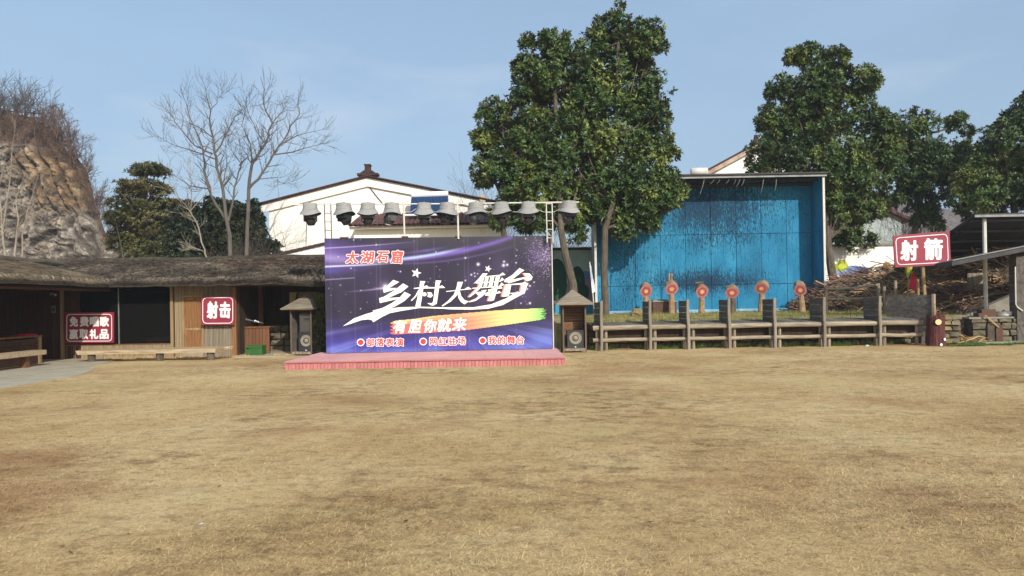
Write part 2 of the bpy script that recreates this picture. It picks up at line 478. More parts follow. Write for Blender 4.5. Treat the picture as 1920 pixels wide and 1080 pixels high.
M['brick'] = mat('dark brick', [lin(74, 56, 48), lin(100, 74, 62)], ns=6, var=0.2, bump=0.3, rough=0.9)

def blue_mat():
    m, nt, N, L, b = newmat('blue panel paint')
    b.inputs['Roughness'].default_value = 0.75
    b.inputs['Specular IOR Level'].default_value = 0.25
    t = N.new('ShaderNodeTexCoord'); gm = N.new('ShaderNodeNewGeometry')
    def nz(scale, st, det=5, rg=0.6, seed=0.0):
        mp = N.new('ShaderNodeMapping'); mp.inputs['Scale'].default_value = st; mp.inputs['Location'].default_value = (seed, 0, seed)
        n = N.new('ShaderNodeTexNoise'); n.inputs['Scale'].default_value = scale; n.inputs['Detail'].default_value = det; n.inputs['Roughness'].default_value = rg
        L.new(gm.outputs['Position'], mp.inputs[0]); L.new(mp.outputs[0], n.inputs['Vector'])
        return n.outputs[0]
    base = ramp(N, [lin(28, 102, 138), lin(36, 124, 162), lin(58, 142, 176)], 0.3, 0.7)
    L.new(nz(0.8, (1, 1, 0.5), 6), base.inputs[0])
    # flaked, blackened strokes: strong where the big patch noise is high
    def math1(op, a, b_, clamp=False):
        q_ = N.new('ShaderNodeMath'); q_.operation = op; q_.use_clamp = clamp
        for k, x in enumerate((a, b_)):
            if hasattr(x, 'is_linked'): L.new(x, q_.inputs[k])
            else: q_.inputs[k].default_value = x
        return q_.outputs[0]
    sx = N.new('ShaderNodeSeparateXYZ'); L.new(gm.outputs['Position'], sx.inputs[0])
    def lump(src, c, w):
        return math1('SUBTRACT', 1.0, math1('ABSOLUTE', math1('DIVIDE', math1('SUBTRACT', src, c), w), 0.0), True)
    # worn zones: rain runs below the roof and the arrow scarred band over the targets
    top = math1('MULTIPLY', lump(sx.outputs[0], P(1340, 400, 36).x, 5.2), lump(sx.outputs[2], 6.3, 3.4))
    low = math1('MULTIPLY', lump(sx.outputs[0], P(1320, 500, 36).x, 4.4), lump(sx.outputs[2], 2.55, 1.0))
    lft = math1('MULTIPLY', lump(sx.outputs[0], P(1180, 500, 36).x, 2.6), 0.4)
    wear = math1('MAXIMUM', math1('MAXIMUM', top, math1('MULTIPLY', low, 1.1)), lft)
    wear = math1('ADD', wear, 0.12)
    wear = math1('MULTIPLY', wear, math1('ADD', nz(0.9, (1, 1, 0.6), 5, 0.6, 4.0), 0.5))
    fine = nz(11.0, (1.5, 1, 0.55), 8, 0.78, 9.0)
    streak = nz(12.0, (1.5, 1, 0.10), 7, 0.75, 57.0)
    v1 = math1('ADD', fine, math1('MULTIPLY', wear, 0.19))
    v2 = math1('ADD', streak, math1('MULTIPLY', wear, 0.20))
    r = ramp(N, [(0, 0, 0, 1), (0.92, 0.92, 0.92, 1)], 0.615, 0.66); L.new(v1, r.inputs[0])
    rs = ramp(N, [(0, 0, 0, 1), (0.7, 0.7, 0.7, 1)], 0.61, 0.67); L.new(v2, rs.inputs[0])
    q = N.new('ShaderNodeMix'); q.data_type = 'RGBA'; q.inputs[7].default_value = lin(18, 40, 58)
    L.new(r.outputs[0], q.inputs[0]); L.new(base.outputs[0], q.inputs[6])
    qs = N.new('ShaderNodeMix'); qs.data_type = 'RGBA'; qs.inputs[7].default_value = lin(16, 52, 78)
    L.new(rs.outputs[0], qs.inputs[0]); L.new(q.outputs[2], qs.inputs[6]); q = qs
    # pale abraded flecks
    r2 = ramp(N, [(0, 0, 0, 1), (0.4, 0.4, 0.4, 1)], 0.62, 0.74)
    L.new(nz(6, (1, 1, 0.3), 7, 0.75, 31.0), r2.inputs[0])
    q2 = N.new('ShaderNodeMix'); q2.data_type = 'RGBA'; q2.inputs[7].default_value = lin(104, 150, 172)
    L.new(r2.outputs[0], q2.inputs[0]); L.new(q.outputs[2], q2.inputs[6])
    oi = N.new('ShaderNodeObjectInfo'); h = N.new('ShaderNodeHueSaturation')
    mr = N.new('ShaderNodeMapRange'); mr.inputs['To Min'].default_value = 0.9; mr.inputs['To Max'].default_value = 1.08
    L.new(oi.outputs['Random'], mr.inputs['Value']); L.new(mr.outputs[0], h.inputs['Value']); L.new(q2.outputs[2], h.inputs['Color'])
    L.new(h.outputs[0], b.inputs['Base Color'])
    bp = N.new('ShaderNodeBump'); bp.inputs['Strength'].default_value = 0.5; bp.inputs['Distance'].default_value = 0.02
    L.new(fine, bp.inputs['Height']); L.new(bp.outputs[0], b.inputs['Normal'])
    return m
M['blue'] = blue_mat()
# ------------------------------------------------------------------ ground
BANK_Y = 26.95
def bank_h(x, y):
    """height of the raised ground behind the shooting platform"""
    t = min(1.0, max(0.0, (y - BANK_Y) / 6.5))
    return 0.92 + 0.13 * t + 0.03 * math.sin(x * 1.3) * t

def lawn_h(x, y):
    return 0.012 * noise.noise((x * 0.5, y * 0.5, 0)) + 0.006 * noise.noise((x * 2, y * 2, 3))

def ground():
    def axis(a, b, step, far):
        mid = list(np.arange(a, b + 1e-6, step))
        lo = [a - d for d in (2, 6, 15, 40, 120, 300)][::-1]
        hi = [b + d for d in (2, 6, 15, 40, 120, 300)]
        return lo + mid + hi
    xs, ys = axis(-20, 20, 0.5, 0), axis(1, 31, 0.5, 0)
    v = [(x, y, lawn_h(x, y) if abs(x) < 25 and y < 35 else 0.0) for y in ys for x in xs]
    nx = len(xs)
    f = [(j * nx + i, j * nx + i + 1, (j + 1) * nx + i + 1, (j + 1) * nx + i) for j in range(len(ys) - 1) for i in range(nx - 1)]
    m = MB(); m.v, m.f = v, f
    return tag(m.build('lawn', M['lawn']), kind='structure')
ground()

def blades(name, n, xr, yr, material, hgt=(0.02, 0.055), zf=None, width=0.0035, lay=0.75, tsd=0.35, dens=None, label=None):
    """short grass as single leaning triangles, all in one object"""
    if dens is None:
        X = RNG.uniform(xr[0], xr[1], n); Y = RNG.uniform(yr[0], yr[1], n)
    else:
        X, Y = dens(n)
    n = len(X)
    Z = np.array([zf(x, y) for x, y in zip(X, Y)]) if zf else np.zeros(n)
    a = RNG.uniform(0, 2 * math.pi, n)
    Lh = RNG.uniform(hgt[0], hgt[1], n) * (1 + 0.7 * (RNG.random(n) < 0.15))
    tilt = np.clip(RNG.normal(lay, tsd, n), 0.05, 1.54)
    dx, dy, dz = np.cos(a) * np.sin(tilt), np.sin(a) * np.sin(tilt), np.cos(tilt)
    w = np.maximum(width, 0.00022 * Y) if dens is not None else np.full(n, width)
    px, py = -np.sin(a + 0.5) * w, np.cos(a + 0.5) * w
    V = np.empty((n, 3, 3), dtype=np.float32)
    V[:, 0] = np.stack([X - px, Y - py, Z], 1)
    V[:, 1] = np.stack([X + px, Y + py, Z], 1)
    V[:, 2] = np.stack([X + dx * Lh, Y + dy * Lh, Z + dz * Lh + 0.002], 1)
    me = bpy.data.meshes.new(name)
    me.vertices.add(n * 3); me.vertices.foreach_set('co', V.ravel())
    me.loops.add(n * 3); me.loops.foreach_set('vertex_index', np.arange(n * 3, dtype=np.int32))
    me.polygons.add(n); me.polygons.foreach_set('loop_start', np.arange(0, n * 3, 3, dtype=np.int32))
    me.update(calc_edges=True); me.validate()
    me.materials.append(material)
    o = bpy.data.objects.new(name, me); COL.objects.link(o)
    return tag(o, label, None, None, 'stuff')

def lawn_density(n):
    Y = 4.0 * (22.0 / 4.0) ** RNG.random(n)             # thinner with distance
    Y = np.where(RNG.random(n) < 0.35, RNG.uniform(4, 25, n), Y)
    X = RNG.uniform(-0.8, 0.8, n) * Y
    keep = ~((X < -11.1) & (Y > 10)) & ~((X > -6.3) & (X < 1.9) & (Y > 19.9))
    return X[keep], Y[keep]
blades('grass', 620000, None, None, M['blade'], hgt=(0.022, 0.065), dens=lawn_density, width=0.0028, lay=1.44, tsd=0.12)
# greener strips at the foot of the platform and of the stone wall
def strip_density(pxa, pxb, ya, yb):
    def d(n):
        Y = RNG.uniform(ya, yb, n); X = RNG.uniform(0, 1, n)
        xa, xb = P(pxa, 655, 25).x, P(pxb, 645, 25).x
        X = xa + (xb - xa) * X
        k = np.array([noise.noise((x * 1.1, y * 2, 7)) for x, y in zip(X, Y)]) > -0.02
        return X[k], Y[k]
    return d
blades('weeds', 16000, None, None, M['greenblade'], hgt=(0.05, 0.16), dens=strip_density(1100, 1740, 25.7, 26.75), lay=0.5)
blades('weeds', 14000, None, None, M['greenblade'], hgt=(0.03, 0.09), dens=strip_density(1760, 1960, 24.4, 25.9), lay=0.5)
blades('weeds', 5000, None, None, M['blade'], hgt=(0.05, 0.12), dens=strip_density(140, 540, 25.3, 25.75), lay=0.6)

# path of concrete along the left hand shed
m = MB()
pth = [(-12.95, 3), (-11.25, 3), (-11.2, 12), (-11.25, 17.5), (-11.25, 19.2), (-11.7, 20.8), (-12.7, 22.6), (-13.4, 25.9), (-17.5, 25.9), (-17.5, 3)]
m.poly([(x, y, 0.015) for x, y in pth], (0, 0, -0.1))
tag(m.build('path', M['path']), kind='structure')
m = MB()
m.poly([(P(440, 660, 25.6).x, 25.35, 0.03), (P(538, 660, 24.9).x, 24.9, 0.03), (P(560, 660, 24.9).x, 29, 0.03), (P(440, 660, 26).x, 29, 0.03)], (0, 0, -0.1))
tag(m.build('paving', M['path']), kind='structure')
m = MB()
m.span((P(1850, 640, 25.3).x, 25.3, -0.1), (22, 29, 0.05))
tag(m.build('pavement', M['path']), kind='structure')

# dry leaves and bits blown about
def leaf_scatter(n):
    m = MB()
    r = random.Random(91)
    for _ in range(n):
        y = r.choice((r.uniform(5, 25), r.uniform(22, 25.3))); x = r.uniform(-.62, .68) * y
        if (-6.4 < x < 1.9 and y > 19.7) or (x < -11 and y > 12): continue
        s = r.uniform(.012, .03); a = r.uniform(0, 6.28)
        d = Vector((math.cos(a), math.sin(a), r.uniform(-.1, .3))) * s; w = Vector((-math.sin(a), math.cos(a), r.uniform(0, .3))) * s * .5
        p = Vector((x, y, .022))
        m.add([p - d, p + w, p + d, p - w], [(0, 1, 2), (0, 2, 3)])
    return tag(m.build('fallen_leaves', mat('fallen leaf', [lin(92, 64, 42), lin(140, 104, 66)], ns=3, island=.5, rough=.9)), kind='stuff')
leaf_scatter(260)

# raised bank behind the shooting platform
def bank():
    xs = np.arange(1.6, 30.01, 0.5); ys = np.arange(BANK_Y, 48.01, 0.5)
    v = []
    for y in ys:
        for x in xs:
            h = bank_h(x, y) + 0.03 * noise.noise((x, y, 2))
            v.append((x, y, h))
    nx = len(xs)
    f = [(j * nx + i, j * nx + i + 1, (j + 1) * nx + i + 1, (j + 1) * nx + i) for j in range(len(ys) - 1) for i in range(nx - 1)]
    # sides down to the lawn
    n0 = len(v)
    for x in xs: v.append((x, BANK_Y, -0.2))
    f += [(n0 + i, n0 + i + 1, i + 1, i) for i in range(nx - 1)]
    n1 = len(v)
    for y in ys: v.append((1.6, y, -0.2))
    f += [(n1 + j + 1, n1 + j, j * nx, (j + 1) * nx) for j in range(len(ys) - 1)]
    m = MB(); m.v, m.f = v, f
    return tag(m.build('bank', M['bank']), kind='structure')
bank()
def bank_density(n):
    Y = RNG.uniform(BANK_Y + 0.1, 35, n); X = RNG.uniform(2.5, 19, n)
    k = np.array([noise.noise((x * 0.6, y * 0.9, 17)) for x, y in zip(X, Y)]) > -0.12
    return X[k], Y[k]
blades('grass', 40000, None, None, M['bankblade'], hgt=(0.04, 0.13), zf=lambda x, y: bank_h(x, y), dens=bank_density, lay=0.5)

# retaining wall of rough stones under the platform
def rough_box(mb, c, d, j=0.18, seed=0):
    r = random.Random(seed)
    n0 = len(mb.v)
    c = Vector(c)
    vs = []
    for sx, sy, sz in ((-1, -1, -1), (1, -1, -1), (1, 1, -1), (-1, 1, -1), (-1, -1, 1), (1, -1, 1), (1, 1, 1), (-1, 1, 1)):
        vs.append(c + Vector((sx * d[0] / 2 * (1 - r.random() * j), sy * d[1] / 2 * (1 - r.random() * j), sz * d[2] / 2 * (1 - r.random() * j))))
    # a raised middle on the front face makes it a 5 faceted boulder
    mb.add(vs + [c + Vector((r.uniform(-0.15, 0.15) * d[0], -d[1] / 2 - 0.25 * d[1] * r.random(), r.uniform(-0.15, 0.15) * d[2]))],
           [(0, 3, 2, 1), (4, 5, 6, 7), (1, 2, 6, 5), (2, 3, 7, 6), (3, 0, 4, 7), (0, 1, 8), (1, 5, 8), (5, 4, 8), (4, 0, 8)])
    return mb

def stone_wall(root, x0, x1, y, z0, z1, mat_stone, seed=1, course=0.24, wid=(0.25, 0.5), depth=0.22, mat_mortar='mortar'):
    MB().span((x0, y, z0), (x1, y + 0.3, z1 - 0.02)).build('wall_core', M[mat_mortar], root)
    r = random.Random(seed)
    stones = []
    for k in range(5):
        bm_ = rough_box(MB(), (0, 0, 0), (1, 1, 1), 0.22, seed * 31 + k)
        me = bpy.data.meshes.new('stone'); me.from_pydata(bm_.v, [], bm_.f); me.materials.append(M[mat_stone]); stones.append(me)
    z = z0
    while z < z1 - 0.05:
        h = min(course * r.uniform(0.8, 1.25), z1 - z)
        x = x0
        while x < x1 - 0.05:
            w = min(r.uniform(*wid), x1 - x)
            piece('stone', None, (x + w / 2, y - 0.03, z + h / 2), (w * 0.96, depth, h * 0.94), root, rot=(0, r.choice((0, math.pi)), 0), mesh=r.choice(stones))
            x += w
        z += h

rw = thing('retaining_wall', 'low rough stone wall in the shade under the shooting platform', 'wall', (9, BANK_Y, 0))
stone_wall(rw, 2.4, 21.5, BANK_Y - 0.35, -0.05, 0.88, 'stoneshade', 3)  # shade under the platform is put into the stone colour

# ------------------------------------------------------------------ sky blue shooting booth
BY = 36.0
bo = thing('archery_backstop', 'tall open booth of worn bright blue panels behind the log targets', 'booth', (9.5, BY, 1.15))
def booth():
    yb, yf = BY, 34.7
    xl = P(1119, 500, yf).x
    xr = P(1524, 500, yb).x
    xrf = P(1545, 500, yf).x
    zt = P(1330, 347, yb).z
    zb = 1.1
    zs = [zb, P(1330, 534, yb).z, P(1330, 439.5, yb).z, zt + 0.25]
    MB().span((xl + 0.1, yb + 0.06, zb - 0.3), (xr + 0.1, yb + 0.12, zt + 0.3)).build('backing', M['corr'], bo)
    g = 0.022
    x = xr
    cols = []
    while x > xl + 0.05:
        x2 = max(x - 1.22, xl)
        cols.append((x2, x)); x = x2
    r = random.Random(5)
    for ci, (a, b) in enumerate(cols):
        for k in range(3):
            z0, z1 = zs[k], zs[k + 1]
            dz = 0.0 if k else r.uniform(-0.02, 0.02)
            sh = r.uniform(-0.012, 0.012)
            piece('panel', M['blue'], ((a + b) / 2, yb + 0.02 + sh, (z0 + z1) / 2), (b - a - g, 0.03, z1 - z0 - g), bo, rot=(0, r.uniform(-0.003, 0.003), 0))
    # right and left side walls
    for xx, sgn in ((xrf + 0.02, 1), (xl - 0.02, -1)):
        for k in range(3):
            piece('side_panel', M['blue'], (xx, (yb + yf) / 2, (zs[k] + zs[k + 1]) / 2), (0.04, yb - yf - 0.04, zs[k + 1] - zs[k] - g), bo)
        MB().span((xx - 0.03 * sgn, yf - 0.06, zb - 0.3), (xx + 0.07 * sgn, yf, P(1545, 326, yf).z)).build('corner_post', M['pole'], bo)
        MB().span((xx + 0.025 * sgn, yf, zb - 0.3), (xx + 0.05 * sgn, yb + 0.1, zt + 0.2)).build('side_cladding', M['steel'], bo)
    # roof: sheet that falls to the back, beams below
    zf = P(1330, 331, yf).z
    lo = [(xl - 0.25, yf - 0.25, zf + 0.02), (xrf + 0.2, yf - 0.25, zf + 0.02), (xrf + 0.2, yb + 0.5, zt + 0.16), (xl - 0.25, yb + 0.5, zt + 0.16)]
    hi = [(p[0], p[1], p[2] + 0.07) for p in lo]
    MB().hexa(lo, hi).build('roof_sheet', M['corr'], bo)
    MB().span((xl - 0.2, yf - 0.16, zf - 0.10), (xrf + 0.15, yf - 0.1, zf + 0.005)).build('front_beam', M['steel'], bo)
    MB().span((xl, yf + 0.5, zf - 0.2), (xrf, yf + 0.55, zf - 0.12)).build('purlin', M['corr'], bo)
    MB().span((xl, yb - 0.12, zt - 0.12), (xrf, yb - 0.02, zt + 0.02)).build('purlin', M['corr'], bo)
    # tattered strips hanging from the roof edge
    for px, l, t in ((1321, 28, .1), (1432, 26, .06), (1456, 22, .03), (1380, 10, .05), (1388, 14, .08), (1340, 9, .1), (1350, 9, .06), (1396, 12, .06), (1368, 8, .08)):
        a = P(px, 336, yf - 0.05); b_ = a + Vector((-t * 2, 0.05, -l * yf / F))
        MB().tube([a, (a + b_) / 2 + Vector((0.02, 0, 0)), b_], [0.018, 0.014, 0.008], 4).build('torn_strip', M['steel'], bo)
    MB().span((xl, yb - 0.06, zb - 0.3), (xr, yb + 0.0, zb + 0.1)).build('plinth', M['bluewhite'], bo)
booth()

# ------------------------------------------------------------------ mural garden walls
def mural():
    Y = 38.0
    w = thing('mural_wall', 'grey green garden wall painted with dark round bushes, between banner and blue booth', 'wall', (P(1078, 590, Y).x, Y, 1.0))
    a, b = P(1000, 590, Y).x, P(1150, 590, Y).x
    zt = P(1078, 469, Y).z
    MB().span((a, Y, 0.8), (b, Y + 0.25, zt)).build('wall', mat('mural sky paint', [lin(150, 176, 172), lin(172, 196, 190)], ns=0.8, rough=0.9), w)
    MB().span((a - 0.05, Y - 0.1, zt), (b + 0.05, Y + 0.35, zt + 0.14)).build('coping', M['ridge'], w)
    dk = mat('mural bush paint', [lin(26, 66, 54), lin(40, 86, 66)], ns=3, rough=0.9, speck=(lin(70, 150, 100), 4, 0.62, 0.7))
    lt = flat('mural lilac paint', lin(150, 130, 150)); bl = flat('mural blue paint', lin(96, 130, 176)); aq = flat('mural aqua paint', lin(60, 150, 180))
    def blob(cx, cy, rx, ry, mt, k, name):
        c = P(cx, cy, Y)
        rx, ry = rx * Y / F, ry * Y / F
        MB().poly([(c.x + rx * math.cos(t) * (1 + 0.06 * math.sin(3 * t + k)), Y - 0.004 * k, c.z + ry * math.sin(t)) for t in np.linspace(0, 2 * math.pi, 28)[:-1]], (0, 0.003, 0)).build(name, mt, w)
    blob(1098, 530, 18, 22, bl, 1, 'painted_hill'); blob(1104, 545, 18, 22, lt, 2, 'painted_hill'); blob(1066, 552, 16, 20, lt, 3, 'painted_hill')
    blob(1044, 525, 20, 40, dk, 4, 'painted_bush'); blob(1083, 535, 15, 36, dk, 5, 'painted_bush'); blob(1097, 548, 8, 14, dk, 6, 'painted_bush')
    blob(1108, 580, 14, 14, aq, 7, 'painted_water'); blob(1050, 578, 14, 10, aq, 8, 'painted_water')
    # white part right of the booth
    w2 = thing('mural_wall', 'white garden wall painted with a lime, standing behind the branch pile right of the blue booth', 'wall', (P(1620, 520, Y).x, Y, 1.0))
    a, b = P(1540, 590, Y).x, P(1745, 590, Y).x
    zt = P(1620, 461, Y).z
    MB().span((a, Y, 0.8), (b, Y + 0.25, zt)).build('wall', M['whitewall'], w2)
    MB().span((a - 0.05, Y - 0.1, zt), (b + 0.05, Y + 0.35, zt + 0.1)).build('coping', M['concrete'], w2)
    w = w2
    lime = flat('lime paint', lin(150, 166, 40)); lime2 = flat('lime flesh paint', lin(190, 196, 70)); blu = flat('mural pond paint', lin(120, 150, 206)); org = flat('mural rust paint', lin(160, 100, 60)); wh = flat('mural white', lin(240, 240, 235))
    blob(1600, 508, 34, 10, blu, 1, 'painted_pond'); blob(1572, 501, 10, 7, lime, 2, 'painted_lime'); blob(1579, 498, 11, 11, lime, 3, 'painted_lime'); blob(1580, 497, 8, 8.5, lime2, 4, 'lime_flesh')
    blob(1663, 503, 9, 11, org, 2, 'painted_fish'); blob(1668, 507, 5, 5, wh, 3, 'fish_spot')
mural()
def white_wall():
    Y = 31.0
    w = thing('garden_wall', 'white wall with stepped dark tile coping rising behind the thatch beside the banner', 'wall', (P(565, 500, Y).x, Y, 0))
    t = [P(500, 484, Y), P(535, 476, Y), P(575, 467, Y), P(640, 452, Y)]
    low = [Vector((t[-1].x, Y, 0)), Vector((t[0].x, Y, 0))]
    MB().poly(t + low, (0, 0.25, 0)).build('wall', M['whitewall'], w)
    for i in range(14):
        s = i / 13.0
        q = t[0].lerp(t[-1], s)
        piece('coping_tile', M['ridge'], (q.x, Y + 0.12, q.z + 0.05), (0.27, 0.45, 0.1), w, rot=(0, -0.14, 0))
    for i in range(9):
        s = i / 8.0
        q = t[0].lerp(t[-1], s)
white_wall()

# ------------------------------------------------------------------ stage
ZS = 0.22
FL, FR = G(533, 694), G(1060, 684)
SY0 = (FL.y + FR.y) / 2
SX0, SX1 = FL.x, FR.x
SY1 = 23.7
def stage():
    s = thing('stage', 'low pink painted wooden stage in front of the big banner', 'stage', ((SX0 + SX1) / 2, SY0, 0))
    MB().span((SX0 + 0.03, SY0 + 0.03, 0.0), (SX1 - 0.03, SY1, ZS - 0.025)).build('base', M['pinkdark'], s)
    n = 4
    for i in range(7):
        for j in range(2):
            x0 = SX0 + (SX1 - SX0) * i / 7; x1 = SX0 + (SX1 - SX0) * (i + 1) / 7
            y0 = SY0 - 0.03 + (SY1 - SY0 + 0.03) * j / 2; y1 = SY0 - 0.03 + (SY1 - SY0 + 0.03) * (j + 1) / 2
            piece('deck_panel', M['pink'], ((x0 + x1) / 2, (y0 + y1) / 2, ZS - 0.012), (x1 - x0 - 0.005, y1 - y0 - 0.005, 0.024), s)
    nb = 78
    r = random.Random(2)
    w = (SX1 - SX0) / nb
    for i in range(nb):
        piece('fascia_board', M['pinkboard'], (SX0 + w * (i + 0.5), SY0 + 0.012 + r.uniform(-.003, .003), ZS / 2 - 0.016), (w - 0.009, 0.02, ZS - 0.03), s)
    wd = (SY1 - SY0) / 26
    for i in range(26):
        for xx in (SX0 + 0.012, SX1 - 0.012):
            piece('side_board', M['pinkboard'], (xx, SY0 + 0.04 + wd * (i + 0.5), ZS / 2 - 0.016), (0.02, wd - 0.008, ZS - 0.03), s)
    MB().span((SX0 - 0.01, SY0 - 0.035, ZS - 0.045), (SX1 + 0.01, SY0 - 0.031, ZS - 0.002)).build('edge_trim', M['pinkboard'], s)
stage()

# ------------------------------------------------------------------ the printed banner
BNL, BNR = 22.95, 23.35
cTL, cTR, cBR, cBL = P(609, 447.5, BNL), P(1034, 441.5, BNR), P(1037, 656, BNR), P(612.5, 664.5, BNL)
EX = (cBR - cBL); EX.z = 0; BW = EX.length; EX.normalize()
B0 = Vector((cBL.x, cBL.y, ZS + 0.02)); BH = (cTL.z + cTR.z) / 2 - B0.z
NRM = Vector((EX.y, -EX.x, 0))         # towards the camera
def buv(px, py):
    """photo pixel -> metres along and up the banner"""
    s, t = 0.5, 0.5
    for _ in range(6):
        xl, xr = 609 + 3.5 * t, 1034 + 3 * t
        s = (px - xl) / (xr - xl)
        yt, yb = 447.5 - 6 * s, 664.5 - 8.5 * s
        t = (py - yt) / (yb - yt)
    return s * BW, (1 - t) * BH
def bpos(px, py, off=0.004):
    a, b = buv(px, py)
    return B0 + EX * a + Vector((0, 0, b)) + NRM * off

def print_colours(w, h):
    """the flat artwork on the vinyl, as sRGB 0..255, in photo pixels"""
    xs = np.linspace(0, 1, w)[None, :].repeat(h, 0); ts = np.linspace(1, 0, h)[:, None].repeat(w, 1)     # row 0 at the bottom
    px = 609 + 3.5 * ts + xs * 425; py = 447.5 - 6 * xs + ts * (217 - 2.5 * xs)
    C = np.zeros((h, w, 3))
    dark = np.array([38, 33, 52.]); grey = np.array([55, 53, 61.]); indigo = np.array([58, 52, 136.])
    a = np.clip((480 - py) / 40, 0, 1)[..., None] * np.clip((px - 680) / 120, 0, 1)[..., None]
    C[:] = dark; C = C * (1 - a) + grey * a
    b = np.clip((py - 590) / 55, 0, 1)[..., None] ** 1.2
    C = C * (1 - b) + indigo * b
    lf = (np.exp(-((px - 600) / 60) ** 2) * np.exp(-((py - 478) / 40) ** 2))[..., None]
    C = C * (1 - 0.75 * lf) + np.array([96, 78, 158.]) * 0.75 * lf
    def add(col, inten):
        nonlocal C
        i = np.clip(inten, 0, 1)[..., None]
        C = C * (1 - i) + np.array(col, float) * i
    def streak(pts, sig, col, amp):
        X = [p[0] for p in pts]; Yv = [p[1] for p in pts]
        # smooth quadratic through the points
        co = np.polyfit(X, Yv, min(2, len(X) - 1))
        yy = np.polyval(co, px)
        s = np.interp(px, X, sig) if hasattr(sig, '__len__') else sig
        am = np.interp(px, X, amp, left=0, right=0) if hasattr(amp, '__len__') else amp * ((px >= X[0]) & (px <= X[-1]))
        add(col, am * np.exp(-((py - yy) / s) ** 2))
    streak([(608, 482), (700, 489), (760, 486)], [11, 9, 5], (168, 150, 206), [0.75, 0.55, 0.1])
    streak([(608, 470), (700, 466), (800, 455)], 8, (104, 78, 160), [0.6, 0.5, 0.0])
    streak([(640, 486), (740, 487), (860, 473), (962, 443)], [4, 4, 5, 4], (116, 88, 186), [0.1, 0.7, 0.95, 0.7])
    streak([(690, 490), (770, 484), (830, 474), (880, 462)], [3, 3.2, 3.0, 2], (184, 206, 244), [0.3, 0.9, 0.85, 0.0])
    streak([(740, 476), (800, 470), (845, 462)], 3, (112, 92, 186), [0.0, 0.7, 0.0])
    streak([(608, 501), (680, 497.5), (745, 494)], [2.0, 1.6, 0.8], (226, 228, 250), [0.95, 0.9, 0.1])
    streak([(608, 509), (700, 503)], 6, (82, 72, 160), [0.7, 0.0])
    streak([(608, 466), (700, 460), (780, 453)], 1.0, (206, 196, 232), [0.75, 0.6, 0.1])
    streak([(745, 495), (860, 486), (965, 461)], 2.0, (104, 84, 156), [0.4, 0.6, 0.2])
    streak([(608, 526), (664, 522)], 0.9, (190, 178, 216), [0.7, 0.6])
    streak([(640, 549), (690, 545), (722, 541)], 1.6, (206, 200, 226), [0.0, 0.4, 0.9])
    streak([(700, 540.5), (760, 541.2)], 1.2, (220, 214, 232), [0.2, 0.5])
    # rays spreading from the foot of the lettering
    ang = np.arctan2(py - 585, px - 845)
    rr = np.hypot(px - 845, (py - 585) * 1.6)
    rg = np.random.default_rng(11)
    for _ in range(46):
        a0 = rg.uniform(0.02, math.pi - 0.02); wd = rg.uniform(0.004, 0.03); am = rg.uniform(0.15, 0.6)
        col = (148, 160, 226) if rg.random() < 0.6 else (104, 96, 196)
        m_ = np.exp(-((ang - a0) / wd) ** 2) * am * np.clip((rr - 70) / 150, 0, 1) * np.clip((py - 598) / 30, 0, 1)
        add(col, m_)
    for cx, cy, sx, sy in ((640, 662, 30, 12), (760, 664, 45, 9), (815, 662, 16, 24), (960, 656, 60, 16), (1020, 640, 30, 20), (720, 668, 60, 10)):
        add((112, 140, 214), 0.55 * np.exp(-((px - cx) / sx) ** 2 - ((py - cy) / sy) ** 2))
    add((110, 96, 180), 0.5 * np.exp(-((px - 845) / 30) ** 2 - ((py - 640) / 20) ** 2))
    # violet nebulae round the lettering
    for cx, cy, r, am in ((985, 552, 22, 0.35), (890, 522, 22, 0.3), (940, 500, 22, 0.25), (905, 565, 16, 0.3), (725, 545, 22, 0.18), (1012, 480, 24, 0.45), (700, 520, 40, 0.12)):
        add((106, 84, 150), am * np.exp(-((px - cx) ** 2 + (py - cy) ** 2) / r ** 2))
    # dots
    def dot(x, y, r, col, am=0.95):
        x0, x1 = x - 3 * r - 1, x + 3 * r + 1
        i0 = int((x0 - 609) / 425 * w); i1 = int((x1 - 609) / 425 * w) + 2
        t0 = (y - 445) / 217.0
        j1 = int((1 - (t0 - (3 * r + 2) / 217)) * h) + 6; j0 = int((1 - (t0 + (3 * r + 2) / 217)) * h) - 6
        i0, j0 = max(i0, 0), max(j0, 0)
        if i1 <= i0 or j1 <= j0: return
        sl_ = (slice(j0, j1), slice(i0, i1))
        d2 = (px[sl_] - x) ** 2 + (py[sl_] - y) ** 2
        k = (am * np.exp(-d2 / (r * r)))[..., None]
        C[sl_] = C[sl_] * (1 - k) + np.array(col, float) * k
    for _ in range(90):
        dot(rg.uniform(612, 1032), 447 + 160 * rg.random() ** 1.0, rg.choice([0.5, 0.6, 0.8, 1.1]), (232, 228, 236), rg.uniform(0.5, 1))
    for x, y, r in ((872, 484, 1.7), (896, 496, 3.2), (968, 493, 1.5), (918, 485, 1.2), (994, 570, 2.2), (977, 570, 1.3), (750, 510, 1.5), (944, 498, 3), (951, 497, 2.4), (945, 491, 2), (883, 516, 1.8), (889, 513, 1.4), (890, 519, 1.3), (895, 514, 1.2), (872, 527, 1.6), (990, 533, 1.6), (994, 537, 2), (989, 543, 1.7), (1002, 530, 1.4), (968, 480, 1.1), (986, 447, 1.1), (658, 504, 1.2), (663, 450, 1.2), (705, 459, 1.2)):
        dot(x, y, r, (246, 244, 248), 0.95)
    for _ in range(620):
        x = 1034 - abs(rg.normal(0, 24)); y = 478 + rg.normal(0, 24)
        if x > 960 and 444 < y < 560:
            dot(x, y, rg.uniform(0.35, 0.8), [(232, 214, 226), (206, 150, 170), (170, 150, 200), (240, 236, 240)][rg.integers(4)], rg.uniform(0.4, 0.9))
    dot(722, 539, 4.0, (255, 250, 245), 0.95); dot(722, 539, 9, (250, 230, 230), 0.4)
